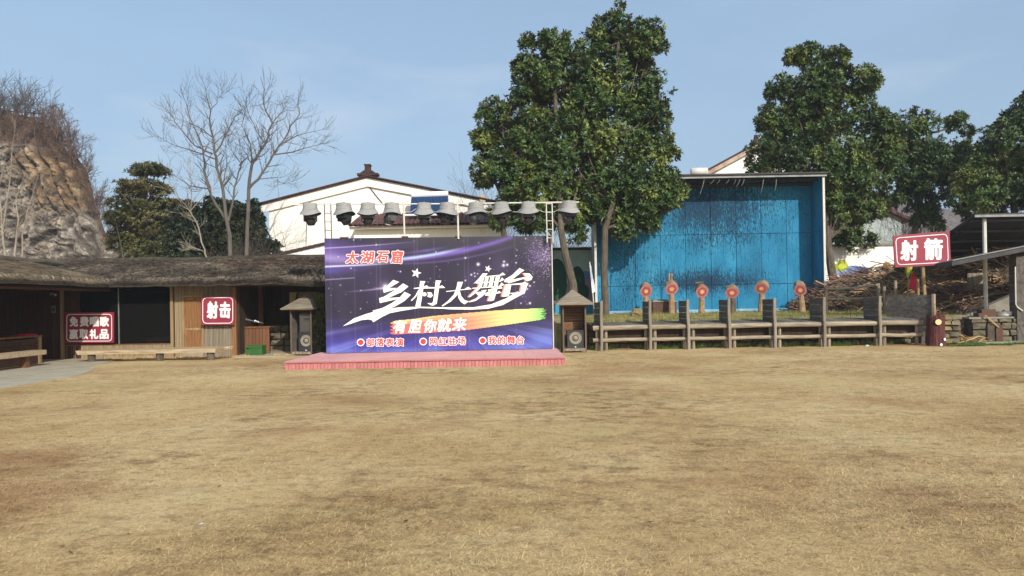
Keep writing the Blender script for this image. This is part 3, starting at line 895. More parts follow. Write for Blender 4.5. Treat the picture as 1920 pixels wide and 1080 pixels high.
    # broad brush stroke of paint: red, orange, yellow, green
    top = np.interp(px, [735, 775, 810, 922, 970, 1020], [604, 600, 594.5, 584.5, 581.5, 579.5])
    bot = np.interp(px, [735, 790, 878, 950, 1024], [629, 627, 620.5, 611, 600])
    rag = 1018 + 6 * np.sin(py * 1.9) + 3 * np.sin(py * 4.3)
    ins = (py > top) & (py < bot) & (px > 734 + 3 * np.sin(py)) & (px < rag)
    u = (px - 735) / 285; v = np.clip((py - top) / np.maximum(bot - top, 1), 0, 1)
    R = np.stack([np.interp(u, [0, .45, .7, .85, 1], k) for k in ([246, 250, 246, 224, 150], [104, 120, 206, 230, 238], [92, 100, 130, 140, 112])], -1)
    yel = np.array([238, 214, 130.])
    k = np.clip(1 - v * 2.6, 0, 1)[..., None] * np.clip(1.1 - u, 0, 1)[..., None]
    R = R * (1 - k) + yel * k
    R = R * (1 + 0.05 * np.sin(v * 26 + u * 7))[..., None]
    C = np.where(ins[..., None], R, C)
    # vertical folds and joins in the vinyl, faint
    for x in (621, 665, 706, 713, 777, 783, 814, 871, 878, 967):
        add((206, 206, 214), 0.14 * np.exp(-((px - x - 0.016 * (py - 555)) / 0.8) ** 2))
    add((120, 114, 124), 0.09 * np.ones_like(px))  # even grey veil mixed into the print for glare
    return np.clip(C, 0, 255)

def banner():
    b = thing('banner_backdrop', 'large dark purple stage banner printed with white calligraphy and a rainbow brush stroke', 'banner', (B0 + EX * BW / 2))
    w, h = 500, 260
    C = print_colours(w, h) / 255.0
    Cl = np.where(C <= 0.04045, C / 12.92, ((C + 0.055) / 1.055) ** 2.4)
    xs = np.linspace(0, BW, w); zs = np.linspace(0, BH, h)
    X, Z = np.meshgrid(xs, zs)
    rip = 0.010 * np.sin(X * 4.1 + 0.5) * np.sin(Z * 0.7 + X) + 0.006 * np.sin(X * 13 + Z * 2.0) * (np.exp(-Z / 0.5) + np.exp(-X / 0.6))
    base = np.array(B0) - np.array(b.location)
    rip = rip * 0.9; rip -= rip.max()                # only ever behind the lettering
    V = base + X[..., None] * np.array(EX) + Z[..., None] * np.array((0, 0, 1.0)) + rip[..., None] * np.array(NRM)
    me = bpy.data.meshes.new('print')
    idx = np.arange(w * h).reshape(h, w)
    q = np.stack([idx[:-1, :-1], idx[:-1, 1:], idx[1:, 1:], idx[1:, :-1]], -1).reshape(-1, 4)
    me.vertices.add(w * h); me.vertices.foreach_set('co', V.reshape(-1))
    me.loops.add(q.size); me.loops.foreach_set('vertex_index', q.ravel().astype(np.int32))
    me.polygons.add(len(q)); me.polygons.foreach_set('loop_start', np.arange(0, q.size, 4, dtype=np.int32))
    me.update(calc_edges=True)
    at = me.color_attributes.new('artwork', 'FLOAT_COLOR', 'POINT')
    at.data.foreach_set('color', np.concatenate([Cl.reshape(-1, 3), np.ones((w * h, 1))], 1).astype(np.float32).ravel())
    mt, nt, N, L, bs = newmat('printed vinyl')
    an = N.new('ShaderNodeAttribute'); an.attribute_name = 'artwork'
    L.new(an.outputs['Color'], bs.inputs['Base Color'])
    bs.inputs['Roughness'].default_value = 0.5; bs.inputs['Specular IOR Level'].default_value = 0.25
    me.materials.append(mt)
    o = bpy.data.objects.new('print', me); COL.objects.link(o); o.parent = b
    # frame behind
    def bb(a0, a1, z0, z1, d0, d1):
        mm = MB()
        p = lambda a, z, d: B0 + EX * a + Vector((0, 0, z)) - NRM * d
        mm.add([p(a0, z0, d0), p(a1, z0, d0), p(a1, z0, d1), p(a0, z0, d1), p(a0, z1, d0), p(a1, z1, d0), p(a1, z1, d1), p(a0, z1, d1)], BOXF)
        return mm
    bb(-0.01, BW + 0.01, 0.0, BH - 0.003, 0.045, 0.06).build('backing_board', M['steel'], b)
    for a in (0.02, BW * 0.33, BW * 0.66, BW - 0.08):
        bb(a, a + 0.06, -0.02, BH, 0.062, 0.12).build('frame_post', M['steel'], b)
        pp = B0 + EX * (a + 0.03)
        MB().tube([pp - NRM * 0.1 + Vector((0, 0, BH * 0.8)), pp - NRM * 1.2 + Vector((0, 0, -0.2))], 0.03, 6).build('brace', M['steel'], b)
    bb(BW + 0.012, BW + 0.04, -0.02, BH + 0.02, -0.01, 0.10).build('edge_post', M['pole'], b)
    for i, (px, wd_) in enumerate(((645, 15), (758, 12), (858, 12))):
        p = bpos(px, 447 - (px - 609) * 0.014, 0.0)
        MB().box(p + Vector((0, 0.04, 0.015)), (wd_ * 23 / F, 0.14, 0.04)).build('clamp', M['rust'], b)
    # --- lettering
    def P2(polys, name, mt, off):
        mm = MB()
        for poly in polys:
            pts = [bpos(x, y, off) for x, y in poly]
            mm.poly(pts)
        # face the camera
        return mm.build(name, mt, b)
    c1 = lambda L_: [(630 + x / 9.0, 500 + y / 9.0) for x, y in L_]
    c2 = lambda L_: [(820 + x / 9.0, 490 + y / 9.0) for x, y in L_]
    def ell(cx, cy, rx, ry, n=16):
        return [(cx + rx * math.cos(t), cy + ry * math.sin(t)) for t in np.linspace(0, 2 * math.pi, n + 1)[:-1]]
    xiang = [c1(q) for q in ([(960,232),(1060,268),(880,378),(1000,372),(1010,392),(800,452),(788,375),(845,345)],
        [(1125,292),(1215,345),(1100,440),(870,542),(1060,530),(1078,548),(735,628),(720,545),(800,520),(980,410)],
        [(1150,435),(1255,488),(1150,590),(1000,680),(850,740),(620,772),(612,758),(780,710),(930,630),(1060,540)])]
    cun = [c1(q) for q in ([(1412,250),(1500,255),(1478,300),(1415,685),(1330,685),(1390,420)], [(1300,372),(1450,352),(1520,325),(1560,355),(1700,358),(1700,376),(1305,384)],
        [(1385,395),(1400,440),(1330,535),(1270,592),(1255,583),(1330,500)], ell(1482,478,38,34),
        [(1675,240),(1770,245),(1740,300),(1690,640),(1625,672),(1590,665),(1530,628),(1610,628),(1630,600)], [(1720,374),(1720,350),(1780,325),(1835,368)],
        [(1530,440),(1600,445),(1625,500),(1590,535),(1530,520),(1545,480)])]
    da = [c2(q) for q in ([(135,515),(450,480),(510,438),(575,480),(450,492),(140,527)], [(335,355),(425,357),(390,450),(340,570),(220,690),(80,775),(62,765),(170,680),(270,570),(315,450)],
        [(340,520),(375,520),(395,600),(450,665),(525,690),(445,740),(390,700),(345,630)])]
    wu = [c2(q) for q in ([(760,210),(845,212),(800,262),(700,340),(600,390),(690,300)], [(780,262),(1045,235),(1100,195),(1150,235),(1060,247),(790,278)],
        [(720,290),(785,285),(742,440),(690,440)], [(805,265),(865,262),(830,440),(770,440)], [(890,262),(960,258),(920,438),(855,440)], [(985,255),(1060,250),(1010,430),(945,436)],
        [(640,368),(1050,338),(1085,280),(1130,320),(1050,354),(640,384)], [(580,458),(1040,425),(1080,365),(1125,405),(1050,442),(580,472)],
        [(690,440),(742,440),(640,545),(540,620),(525,605)], [(740,500),(830,490),(770,590),(640,680),(530,705),(525,690),(640,640),(735,560)], [(640,545),(720,520),(740,560),(690,600)],
        [(940,440),(1020,440),(950,670),(890,685),(850,680)], [(850,488),(1040,452),(1070,430),(1100,465),(1045,472),(850,507)], [(790,560),(890,500),(880,590),(800,590)], [(980,545),(1040,510),(1080,545),(990,558)])]
    tai = [c2(q) for q in ([(1385,118),(1470,155),(1300,285),(1200,372),(1120,355),(1140,310),(1260,240)], [(1140,345),(1480,270),(1500,290),(1200,382)],
        [(1450,205),(1560,210),(1610,270),(1590,320),(1520,345),(1480,310),(1510,270),(1480,235)],
        [(1150,395),(1250,390),(1205,600),(1120,610),(1090,600)], [(1240,392),(1430,373),(1480,350),(1530,385),(1500,402),(1240,408)], [(1430,380),(1530,385),(1470,560),(1395,570)], [(1220,546),(1400,533),(1400,552),(1215,560)])]
    sw = [(120,1020),(300,890),(500,815),(760,740),(1050,700),(1400,690),(1800,700)]
    sw2 = [(300,788),(600,790),(900,740),(1150,640),(1350,520),(1450,560),(1300,640),(1100,750),(850,815),(550,830),(200,825)]
    sw3 = [(1800,725),(1400,712),(1100,760),(900,800),(760,870),(625,955),(600,920),(540,905),(420,920),(280,970)]
    swoosh = [c1(sw) + c2(sw2) + c1(sw3)]
    sh = lambda ps, dx, dy: [[(x + dx, y + dy) for x, y in p] for p in ps]
    P2(sh([tai[2], tai[3], tai[5], wu[11], wu[2], wu[8]], -3.2, 0.4), 'lettering_shade', M['copper'], 0.006)
    P2(xiang, 'lettering', M['cream'], 0.009); P2(cun, 'lettering', M['cream'], 0.009); P2(da, 'lettering', M['cream'], 0.009)
    P2(wu, 'lettering', M['cream'], 0.009); P2(tai, 'lettering', M['cream'], 0.009); P2(swoosh, 'swoosh', M['cream'], 0.0075)
    def star(cx, cy, r, a0):
        return [(cx + (r if i % 2 == 0 else r * 0.42) * math.sin(a0 + i * math.pi / 5), cy - (r if i % 2 == 0 else r * 0.42) * math.cos(a0 + i * math.pi / 5)) for i in range(10)]
    P2([star(779.5, 513, 10, 0.25)], 'star', M['white'], 0.009); P2([star(914.5, 504.5, 7, 0.35)], 'star', M['white'], 0.009)
    # type set rows
    for ch, bx in zip('太湖石窟', ((650, 472.5, 672, 494), (677, 472, 700, 493.5), (706, 472.5, 727, 492), (733.5, 470.5, 754, 494))):
        glyph(b, ch, bx, bpos, M['white'], 2.0, 0.008, shear=0.12); glyph(b, ch, bx, bpos, M['redfaded'], 0.75, 0.013, shear=0.12)
    for ch, bx in zip('有胆你就来', ((737, 602.5, 760, 626.5), (767, 602, 788, 626), (794, 600.5, 817, 625), (820, 599, 845, 623.5), (848.5, 598, 873, 622))):
        glyph(b, ch, bx, bpos, M['cream'], 0.8, 0.008, shear=0.18)
    rows = [('部落表演', (676, 644.2), ((687, 636.5, 702, 652), (704, 636, 720, 652), (722, 636, 738.5, 652), (740.5, 636, 756, 652))),
            ('网红驻场', (792.3, 642.7), ((804, 635, 818, 650), (821, 634.5, 837, 650), (838.5, 634, 854.5, 650), (856.5, 633.5, 872, 649.5))),
            ('我的舞台', (904, 641), ((914, 632.5, 930, 648.5), (932.5, 632, 947, 648.5), (949.5, 632, 966, 648), (968, 632, 982.5, 648)))]
    for s_, (cx, cy), bxs in rows:
        P2([ell(cx, cy, 7.2, 7.2, 24)], 'bullet', M['white'], 0.008); P2([ell(cx, cy, 5.3, 5.3, 24)], 'bullet', M['red'], 0.012)
        for ch, bx in zip(s_, bxs):
            glyph(b, ch, (bx[0] + .7, bx[1] + .7, bx[2] - .7, bx[3] - .7), bpos, M['white'], 1.5, 0.008); glyph(b, ch, (bx[0] + .7, bx[1] + .7, bx[2] - .7, bx[3] - .7), bpos, M['red'], 0.35, 0.013)
    return b

_glyphs = {}
def glyph_mesh(ch):
    if ch not in _glyphs:
        cu = bpy.data.curves.new('g', 'FONT'); cu.body = ch; cu.resolution_u = 2
        cu.fill_mode = 'FRONT'
        ob = bpy.data.objects.new('g', cu); COL.objects.link(ob)
        dg = bpy.context.evaluated_depsgraph_get()
        me = bpy.data.meshes.new_from_object(ob.evaluated_get(dg))
        v = np.array([tuple(q.co)[:2] for q in me.vertices]); f = [tuple(p.vertices) for p in me.polygons]
        bpy.data.objects.remove(ob); bpy.data.curves.remove(cu); bpy.data.meshes.remove(me)
        lo, hi = v.min(0), v.max(0)
        _glyphs[ch] = ((v - lo) / (hi - lo), f)
    return _glyphs[ch]

def glyph(parent, ch, bx, fn, mt, bold, off, shear=0.0, name='lettering'):
    """one character set into a box of photo pixels on a flat board, its strokes thickened by BOLD pixels"""
    v, f = glyph_mesh(ch)
    x0, y0, x1, y1 = bx
    mm = MB()
    n = 12 if bold > .9 else 8
    sh = [(0, 0)] + ([(math.cos(2 * math.pi * k / n), math.sin(2 * math.pi * k / n)) for k in range(n)] if bold else [])
    for k, (ox, oy) in enumerate(sh):
        pts = []
        for a, b_ in v:
            x = x0 + (x1 - x0) * a + shear * (b_ - 0.5) * (y1 - y0)
            pts.append(fn(x + ox * bold, y1 - (y1 - y0) * b_ + oy * bold, off + .00025 * k))
        mm.add(pts, f)
    return mm.build(name, mt, parent)
BANNER = banner()
# ------------------------------------------------------------------ white house behind the banner
def white_house():
    Y = 45.0
    L_, A_, R_ = P(492, 384, Y), P(690, 333, Y), P(905, 375, Y)
    hs = thing('white_house', 'white gabled house with thin maroon tiled verge behind the stage lights', 'house', (P(700, 560, Y).x, Y, 0))
    xl, xr = P(505, 400, Y).x, P(948, 400, Y).x
    zl = L_.z + (A_.z - L_.z) * (xl - L_.x) / (A_.x - L_.x) - 0.1
    zr = A_.z + (R_.z - A_.z) * (xr - A_.x) / (R_.x - A_.x) - 0.1
    MB().poly([(xl, Y, -0.2), (xr, Y, -0.2), (xr, Y, zr), (A_.x, Y, A_.z - 0.12), (xl, Y, zl)], (0, 12, 0)).build('wall', M['whitewall'], hs)
    zR2 = A_.z + (R_.z - A_.z) * (xr + 0.4 - A_.x) / (R_.x - A_.x)
    ends = ((L_, 'l'), (Vector((xr + 0.4, Y, zR2)), 'r'))
    for e, sd in ends:
        d = (e - A_)
        n = 44
        # raised white verge band and its shadow line
        q = [A_ + Vector((0, 0, -0.03)), e + Vector((0, 0, -0.03)), e + Vector((0, 0, -0.5)), A_ + Vector((0, 0, -0.55))]
        MB().poly([(p.x, Y - 0.16, p.z) for p in q], (0, 0.158, 0)).build('verge_band', M['whitewall'], hs)
        # roof slab and verge tiles
        MB().hexa([(A_.x, Y - 0.3, A_.z - 0.02), (e.x, Y - 0.3, e.z - 0.02), (e.x, Y + 12.3, e.z - 0.02), (A_.x, Y + 12.3, A_.z - 0.02)],
                  [(A_.x, Y - 0.3, A_.z + 0.04), (e.x, Y - 0.3, e.z + 0.04), (e.x, Y + 12.3, e.z + 0.04), (A_.x, Y + 12.3, A_.z + 0.04)]).build('roof', M['tile'], hs)
        for i in range(n):
            p = A_ + d * ((i + 0.5) / n)
            piece('verge_tile', M['ridge'], (p.x, Y - 0.2, p.z + 0.065), (d.length / n * 1.05, 0.36, 0.07), hs, rot=(0, -math.atan2(d.z, d.x) + (0.09 if d.x > 0 else -0.09), 0))
    # ridge ornament
    m = MB()
    m.span((A_.x - 0.6, Y - 0.25, A_.z + 0.1), (A_.x + 0.65, Y + 0.4, A_.z + 0.24))
    m.hexa([(A_.x - 0.42, Y - 0.2, A_.z + 0.26), (A_.x + 0.5, Y - 0.2, A_.z + 0.26), (A_.x + 0.5, Y + 0.3, A_.z + 0.26), (A_.x - 0.42, Y + 0.3, A_.z + 0.26)],
           [(A_.x - 0.12, Y - 0.2, A_.z + 0.46), (A_.x + 0.22, Y - 0.2, A_.z + 0.46), (A_.x + 0.22, Y + 0.3, A_.z + 0.46), (A_.x - 0.12, Y + 0.3, A_.z + 0.46)])
    m.span((A_.x - 0.14, Y - 0.2, A_.z + 0.46), (A_.x + 0.16, Y + 0.3, A_.z + 0.72)).span((A_.x - 0.18, Y - 0.24, A_.z + 0.72), (A_.x + 0.2, Y + 0.34, A_.z + 0.78))
    m.build('ridge_ornament', M['ridge'], hs)
    MB().span((P(900, 372, Y).x, Y - 0.3, P(900, 383, Y).z), (P(911, 372, Y).x, Y + 0.5, P(905, 368, Y).z + 0.05)).build('verge_end', mat('tan render', [lin(170, 156, 130), lin(196, 184, 160)], ns=2), hs)
    for px in (677, 697):
        c = P(px, 349, Y - 0.06)
        MB().box(c, (0.12, 0.1, 0.1)).build('bracket_lamp', M['ridge'], hs)
    MB().tube([P(688, 344, Y - 0.05), P(705, 366, Y - 0.05), P(720, 384, Y - 0.05)], 0.025, 5).build('cable', M['ridge'], hs)
    # lean-to with tiled roof in front
    x0, x1 = P(655, 420, 41.5).x, P(945, 420, 41.5).x
    ze, zt = P(800, 421, 41.3).z, P(800, 401, 44.9).z
    zb2 = P(800, 430, 42).z
    lt = thing('lean_to', 'white lean-to with maroon tiled roof directly above the banner', 'building', ((x0 + x1) / 2, 42, 0))
    MB().span((x0 + 0.15, 42.0, -0.2), (x1, 44.8, ze - 0.16)).build('wall', M['whitewall'], lt)
    MB().span((x0, 41.5, ze - 0.15), (x1 + 0.1, 41.9, ze - 0.04)).build('eave_board', M['whitewall'], lt)
    MB().hexa([(x0, 41.3, ze - 0.03), (x1 + .1, 41.3, ze - 0.03), (x1 + .1, 44.95, zt - 0.06), (x0, 44.95, zt - 0.06)], [(x0, 41.3, ze), (x1 + .1, 41.3, ze), (x1 + .1, 44.95, zt), (x0, 44.95, zt)]).build('roof', M['ridge'], lt)
    sl_ = math.atan2(zt - ze, 3.65)
    nrow, ncol = 7, 32
    rr = random.Random(4)
    tm = MB().lathe([(0.5, -0.5), (0.46, 0.5)], n=8, rot=Matrix.Rotation(-math.pi / 2, 3, 'X'))
    tv = [(x, y, z) for x, y, z in tm.v]
    me = bpy.data.meshes.new('roof_tile'); me.from_pydata(tv, [], tm.f); me.materials.append(M['tile'])
    w = (x1 - x0) / ncol
    for i in range(nrow):
        for k in range(ncol):
            s = (i + 0.5) / nrow
            piece('roof_tile', M['tile'], (x0 + w * (k + 0.5), 41.3 + 3.65 * s, ze + (zt - ze) * s + 0.02), (w * 0.98, 3.65 / nrow * 1.1, 0.14), lt, rot=(sl_, 0, rr.uniform(-.03, .03)), mesh=me)
    # solar water heater on the lean-to roof
    sh = thing('solar_water_heater', 'solar water heater with white tank and blue tubes on the tiled lean-to roof', 'water heater', P(806, 398, 43.6))
    a, b = P(772, 366, 43.9), P(841, 363.5, 43.9)
    a.y = b.y = 43.9
    MB().tube([a, a.lerp(b, .02), a.lerp(b, .98), b], [0.15, 0.18, 0.18, 0.15], 16).build('tank', M['heater'], sh, smooth=False)
    la, lb = P(768, 402, 42.6), P(838, 401, 42.6)
    n = 26
    for i in range(n):
        s = (i + 0.5) / n
        MB().tube([a.lerp(b, s) + Vector((0, -0.1, -0.15)), la.lerp(lb, s)], 0.042, 6).build('solar_tube', M['heatertube'], sh)
    MB().hexa([la + Vector((0, .1, -.1)), lb + Vector((0, .1, -.1)), b + Vector((0, .1, -.3)), a + Vector((0, .1, -.3))], [la + Vector((0, .08, -.06)), lb + Vector((0, .08, -.06)), b + Vector((0, .04, -.24)), a + Vector((0, .04, -.24))]).build('back_sheet', M['steel'], sh)
    MB().tube([la + Vector((-.3, 0, -.04)), lb + Vector((.3, 0, -.04))], 0.06, 6).build('foot_rail', M['heater'], sh)
white_house()

def far_houses():
    Y = 52.0
    A_, E_ = P(1418, 272, Y), P(1300, 336, Y)
    h = thing('gabled_house', 'white gabled house half hidden behind the blue booth and a tree', 'house', (A_.x, Y, 0))
    d = E_ - A_
    R_ = A_ + Vector((-d.x * 0.9, 0, d.z * 0.9))
    MB().poly([(E_.x + 0.5, Y, 0), (R_.x - 0.5, Y, 0), (R_.x - 0.5, Y, R_.z - 0.1), (A_.x, Y, A_.z - 0.25), (E_.x + 0.5, Y, E_.z - 0.1)], (0, 10, 0)).build('wall', M['whitewall'], h)
    for e in (E_, R_):
        MB().hexa([(A_.x, Y - 0.3, A_.z - 0.3), (e.x, Y - 0.3, e.z - 0.3), (e.x, Y + 10.2, e.z - 0.3), (A_.x, Y + 10.2, A_.z - 0.3)],
                  [(A_.x, Y - 0.3, A_.z + 0.05), (e.x, Y - 0.3, e.z + 0.05), (e.x, Y + 10.2, e.z + 0.05), (A_.x, Y + 10.2, A_.z + 0.05)]).build('roof', mat('faded verge', [lin(150, 120, 104), lin(196, 176, 156)], ns=2), h)
        n = 30
        for i in range(n):
            p = A_.lerp(e, (i + 0.5) / n)
            dd = e - A_
            piece('verge_tile', M['ridge'], (p.x, Y - 0.1, p.z + 0.09), (dd.length / n * 1.05, 0.6, 0.1), h, rot=(0, -math.atan2(dd.z, dd.x), 0))
    MB().tube([(A_.x, Y, A_.z), (A_.x, Y, A_.z + 0.3), (A_.x, Y, A_.z + 0.7)], [0.35, 0.2, 0.12], 8).build('ridge_ornament', M['ridge'], h)
    t = P(1312, 322, 50)
    wt = thing('water_tank', 'white water tank lying on a roof behind the blue booth', 'tank', t)
    MB().tube([t + Vector((-.6, 0, 0)), t + Vector((-.55, 0, 0)), t + Vector((.5, 0, 0)), t + Vector((.55, 0, 0))], [.16, .27, .27, .16], 18).build('tank', M['pole'], wt, smooth=True)
    MB().box(t + Vector((0, 0, -0.9)), (0.9, 0.5, 1.3)).build('stand', M['steel'], wt)
    Y = 50.0
    h2 = thing('grey_house', 'grey rendered house in tree shade behind the white mural wall', 'house', (P(1620, 430, Y).x, Y, 0))
    a, b = P(1540, 400, Y), P(1690, 410, Y)
    ap = P(1605, 372, Y)
    MB().poly([(a.x, Y, 0), (b.x, Y, 0), (b.x, Y, b.z), (ap.x, Y, ap.z), (a.x, Y, a.z)], (0, 7, 0)).build('wall', mat('grey render', [lin(150, 160, 160), lin(176, 184, 180)], ns=1, bump=.1), h2)
    for e in (a + Vector((-.5, 0, -.2)), b + Vector((.6, 0, -.25))):
        MB().hexa([(ap.x, Y - .4, ap.z), (e.x, Y - .4, e.z), (e.x, Y + 7.3, e.z), (ap.x, Y + 7.3, ap.z)], [(ap.x, Y - .4, ap.z + .2), (e.x, Y - .4, e.z + .2), (e.x, Y + 7.3, e.z + .2), (ap.x, Y + 7.3, ap.z + .2)]).build('roof', M['tile'], h2)
far_houses()

# ------------------------------------------------------------------ thatched shed
ZE, ZRD = 2.58, 3.50
def shed():
    Yw = 26.0
    s = thing('thatched_shed', 'long low shed with bamboo walls and a shaggy thatched roof', 'shed', (P(330, 660, Yw).x, Yw, 0))
    X = lambda px, y=Yw: P(px, 600, y).x
    Z = lambda py, px=330, y=Yw: P(px, py, y).z
    # --- main roof: grid, uneven
    r = random.Random(9)
    xe0, xe1 = -13.0, X(612, 25.4)
    def roof_pt(x, t):
        """t 0 eave .. 1 ridge"""
        y = 25.1 + 2.9 * t
        z = ZE + 0.05 * noise.noise((x * 0.45, t * 2, 0)) + (ZRD - ZE) * t ** 0.85 + 0.03 * noise.noise((x * 2.3, t * 5, 4))
        if x > -8.2:                                  # sags at its right end
            z -= 0.10 * (x + 8.2) / 1.6 * (1 - t)
        return Vector((x, y, z))
    def sheet(fn, u0, u1, nu, nt, thick):
        v, f = [], []
        for i in range(nu + 1):
            for j in range(nt + 1):
                v.append(fn(u0 + (u1 - u0) * i / nu, j / nt))
        n = len(v)
        v += [p - Vector((0, 0, thick)) for p in v]
        for i in range(nu):
            for j in range(nt):
                a = i * (nt + 1) + j
                q = (a, a + nt + 1, a + nt + 2, a + 1)
                f.append(q); f.append(tuple(k + n for k in reversed(q)))
            a = i * (nt + 1)
            f.append((a, a + n, a + n + nt + 1, a + nt + 1))
        for i in (0, nu):
            for j in range(nt):
                a = i * (nt + 1) + j
                f.append((a, a + 1, a + 1 + n, a + n))
        m = MB(); m.v, m.f = [tuple(p) for p in v], f
        return m
    rf = sheet(roof_pt, xe0 - 4.2, xe1, 70, 8, 0.14).build('thatch_roof', M['thatch'], s)
    def back_pt(x, t):
        p = roof_pt(x, 1.0); p.y += 2.6 * t; p.z -= 1.1 * t
        return p
    sheet(back_pt, xe0 - 4.2, xe1, 30, 2, 0.2).build('thatch_roof', M['thatch'], s)
    # --- wing along the path: eave runs towards the camera
    xr = -16.6
    def wing_pt(y, t):
        x = -13.55 + (xr + 13.55) * t
        z = ZE + 0.06 * noise.noise((y * 0.6, t * 2, 9)) + (ZRD - 0.12 - ZE) * t ** 0.9
        return Vector((x, y, z))
    wf = sheet(wing_pt, 26.3, 8.0, 50, 8, 0.14).build('thatch_roof', M['thatch'], s)
    def wing_back(y, t):
        p = wing_pt(y, 1.0); p.x -= 2.8 * t; p.z -= 1.15 * t
        return p
    sheet(wing_back, 28.6, 8.0, 30, 2, 0.2).build('thatch_roof', M['thatch'], s)
    # --- straw: thousands of thin stalks laid down the slope
    def straw(fn, u0, u1, n, name, mt, parent, L_=(0.18, 0.5), w=0.006, tmin=0.0, tmax=1.0, spread=0.35, lift=0.09, hang=0.0):
        V = np.empty((n, 3, 3), np.float32)
        for i in range(n):
            u = r.uniform(u0, u1); t = tmin + (tmax - tmin) * r.random()
            if r.random() < 0.18: t = tmin + 0.02 * r.random()
            p = fn(u, t); q = fn(u, max(0, t - 0.1) if t > 0.1 else t + 0.1)
            d = (q - p) if t > 0.1 else (p - q)
            d.normalize()
            sd = Vector((d.y, -d.x, 0)); sd.normalize()
            l = r.uniform(*L_)
            d2 = (d + sd * r.gauss(0, spread) + Vector((0, 0, r.uniform(-0.05, lift)))).normalized()
            if t < tmin + 0.03 and r.random() < 0.5:
                d2 = (d2 + Vector((0, 0, -0.9))).normalized(); l *= 0.6
            p = p + Vector((0, 0, r.uniform(-0.0, 0.035)))
            wv = d2.cross(Vector((0, 0, 1))).normalized() * w
            if r.random() < 0.5: wv = wv * 0.6 + Vector((0, 0, w * 0.8))
            V[i, 0] = p - wv - d2 * l * 0.5; V[i, 1] = p + wv - d2 * l * 0.5; V[i, 2] = p + d2 * l * 0.5
        off = np.array(wloc(parent))
        me = bpy.data.meshes.new(name)
        me.vertices.add(n * 3); me.vertices.foreach_set('co', (V - off).astype(np.float32).ravel())
        me.loops.add(n * 3); me.loops.foreach_set('vertex_index', np.arange(n * 3, dtype=np.int32))
        me.polygons.add(n); me.polygons.foreach_set('loop_start', np.arange(0, n * 3, 3, dtype=np.int32))
        me.update(calc_edges=True); me.materials.append(mt)
        o = bpy.data.objects.new(name, me); COL.objects.link(o); o.parent = parent; o['kind'] = 'stuff'
        return o
    straw(roof_pt, xe0 - 4.0, xe1, 60000, 'straw', M['straw'], rf, w=.013, spread=.8, lift=.42, L_=(.15, .55))
    straw(wing_pt, 25.6, 12.0, 26000, 'straw', M['strawlight'], wf, spread=0.3, w=.01, lift=.25)
    straw(roof_pt, -10.6, xe1, 5200, 'dry_vine', M['vine'], rf, tmin=0.66, spread=1.6, lift=0.7, L_=(0.15, 0.4), w=0.007)
    def eave(fn):
        def g(u, t):
            p = fn(u, 0.0); q = fn(u, 0.3)
            d = (p - q); d.z = 0; d.normalize()
            return p + d * .035 - Vector((0, 0, .16 * t))
        return g
    straw(eave(roof_pt), xe0 - .4, xe1, 9000, 'eave_straw', M['straw'], rf, spread=.25, lift=-.02, L_=(.12, .34), w=.008)
    straw(eave(wing_pt), 25.6, 12.0, 7000, 'eave_straw', M['strawlight'], wf, spread=.25, lift=-.02, L_=(.12, .34), w=.008)
    straw(roof_pt, -7.6, xe1 + 0.1, 2500, 'straw', M['straw'], rf, tmin=0.0, tmax=0.1, spread=0.4, L_=(0.3, 0.7))
    # --- rolled ridge
    MB().tube([roof_pt(x, 1.0) + Vector((0, 0.05, 0.02 + 0.04 * noise.noise((x, 1, 1)))) for x in np.arange(xe0 - 4, xe1, 0.4)], 0.11, 8).build('ridge_roll', M['thatch'], s)
    MB().tube([wing_pt(y, 1.0) + Vector((0, 0, 0.03 + 0.05 * noise.noise((y, 1, 5)))) for y in np.arange(8, 28, 0.4)], 0.12, 8).build('ridge_roll', M['bark'], s)
    # --- frontage: window, bamboo, door
    z_sill = Z(645, 225)
    z_top = ZE - 0.08
    xw0, xw1 = X(124), X(321)
    win = thing('window', None, None, ((xw0 + xw1) / 2, Yw, z_sill)); win.parent = s; win.location = Vector(((xw0 + xw1) / 2, Yw, z_sill)) - wloc(s)
    xm = X(223)
    for a, b in ((xw0, xm - 0.02), (xm + 0.02, xw1)):
        MB().span((a, Yw + 0.02, z_sill + 0.02), (b, Yw + 0.03, z_top)).build('pane', M['glass'], win)
    MB().span((xm - 0.018, Yw + 0.0, z_sill), (xm + 0.018, Yw + 0.04, z_top)).build('mullion', M['steel'], win)
    MB().span((xw0 - 0.04, Yw - 0.03, z_sill - 0.035), (xw1 + 0.03, Yw + 0.05, z_sill)).build('sill', M['brownwood'], win)
    MB().span((xw0 - 0.04, Yw - 0.02, z_top), (xw1 + 0.03, Yw + 0.06, z_top + 0.16)).build('head_beam', M['darkwood'], win)
    rr = random.Random(3)
    def bamboo(x0, x1, z0, z1, mt='bamboo', w=0.05):
        n = max(1, int((x1 - x0) / w))
        d = (x1 - x0) / n
        for i in range(n):
            piece('bamboo_pole', M[mt], (x0 + d * (i + 0.5), Yw + rr.uniform(-0.006, 0.006), z0), (d * 0.9, d * 0.9, (z1 - z0)), s, mesh=unit_pole(M[mt]))
        MB().span((x0, Yw + 0.03, z0), (x1, Yw + 0.06, z1)).build('wall_core', M['darkwood'], s)
    bamboo(xw0, xw1, 0.0, z_sill - 0.035)
    xd0, xd1 = X(345), X(381)
    bamboo(X(328), xd0, 0.0, z_top + 0.1)
    bamboo(xd0, xd1, Z(556, 362), z_top + 0.1)
    bamboo(xd1, X(437), 0.0, z_top + 0.1, 'bamboogrey')
    piece('post', M['postwood'], (X(324.5), Yw - 0.05, (z_top + 0.1) / 2), (0.09, 0.09, z_top + 0.1), s)
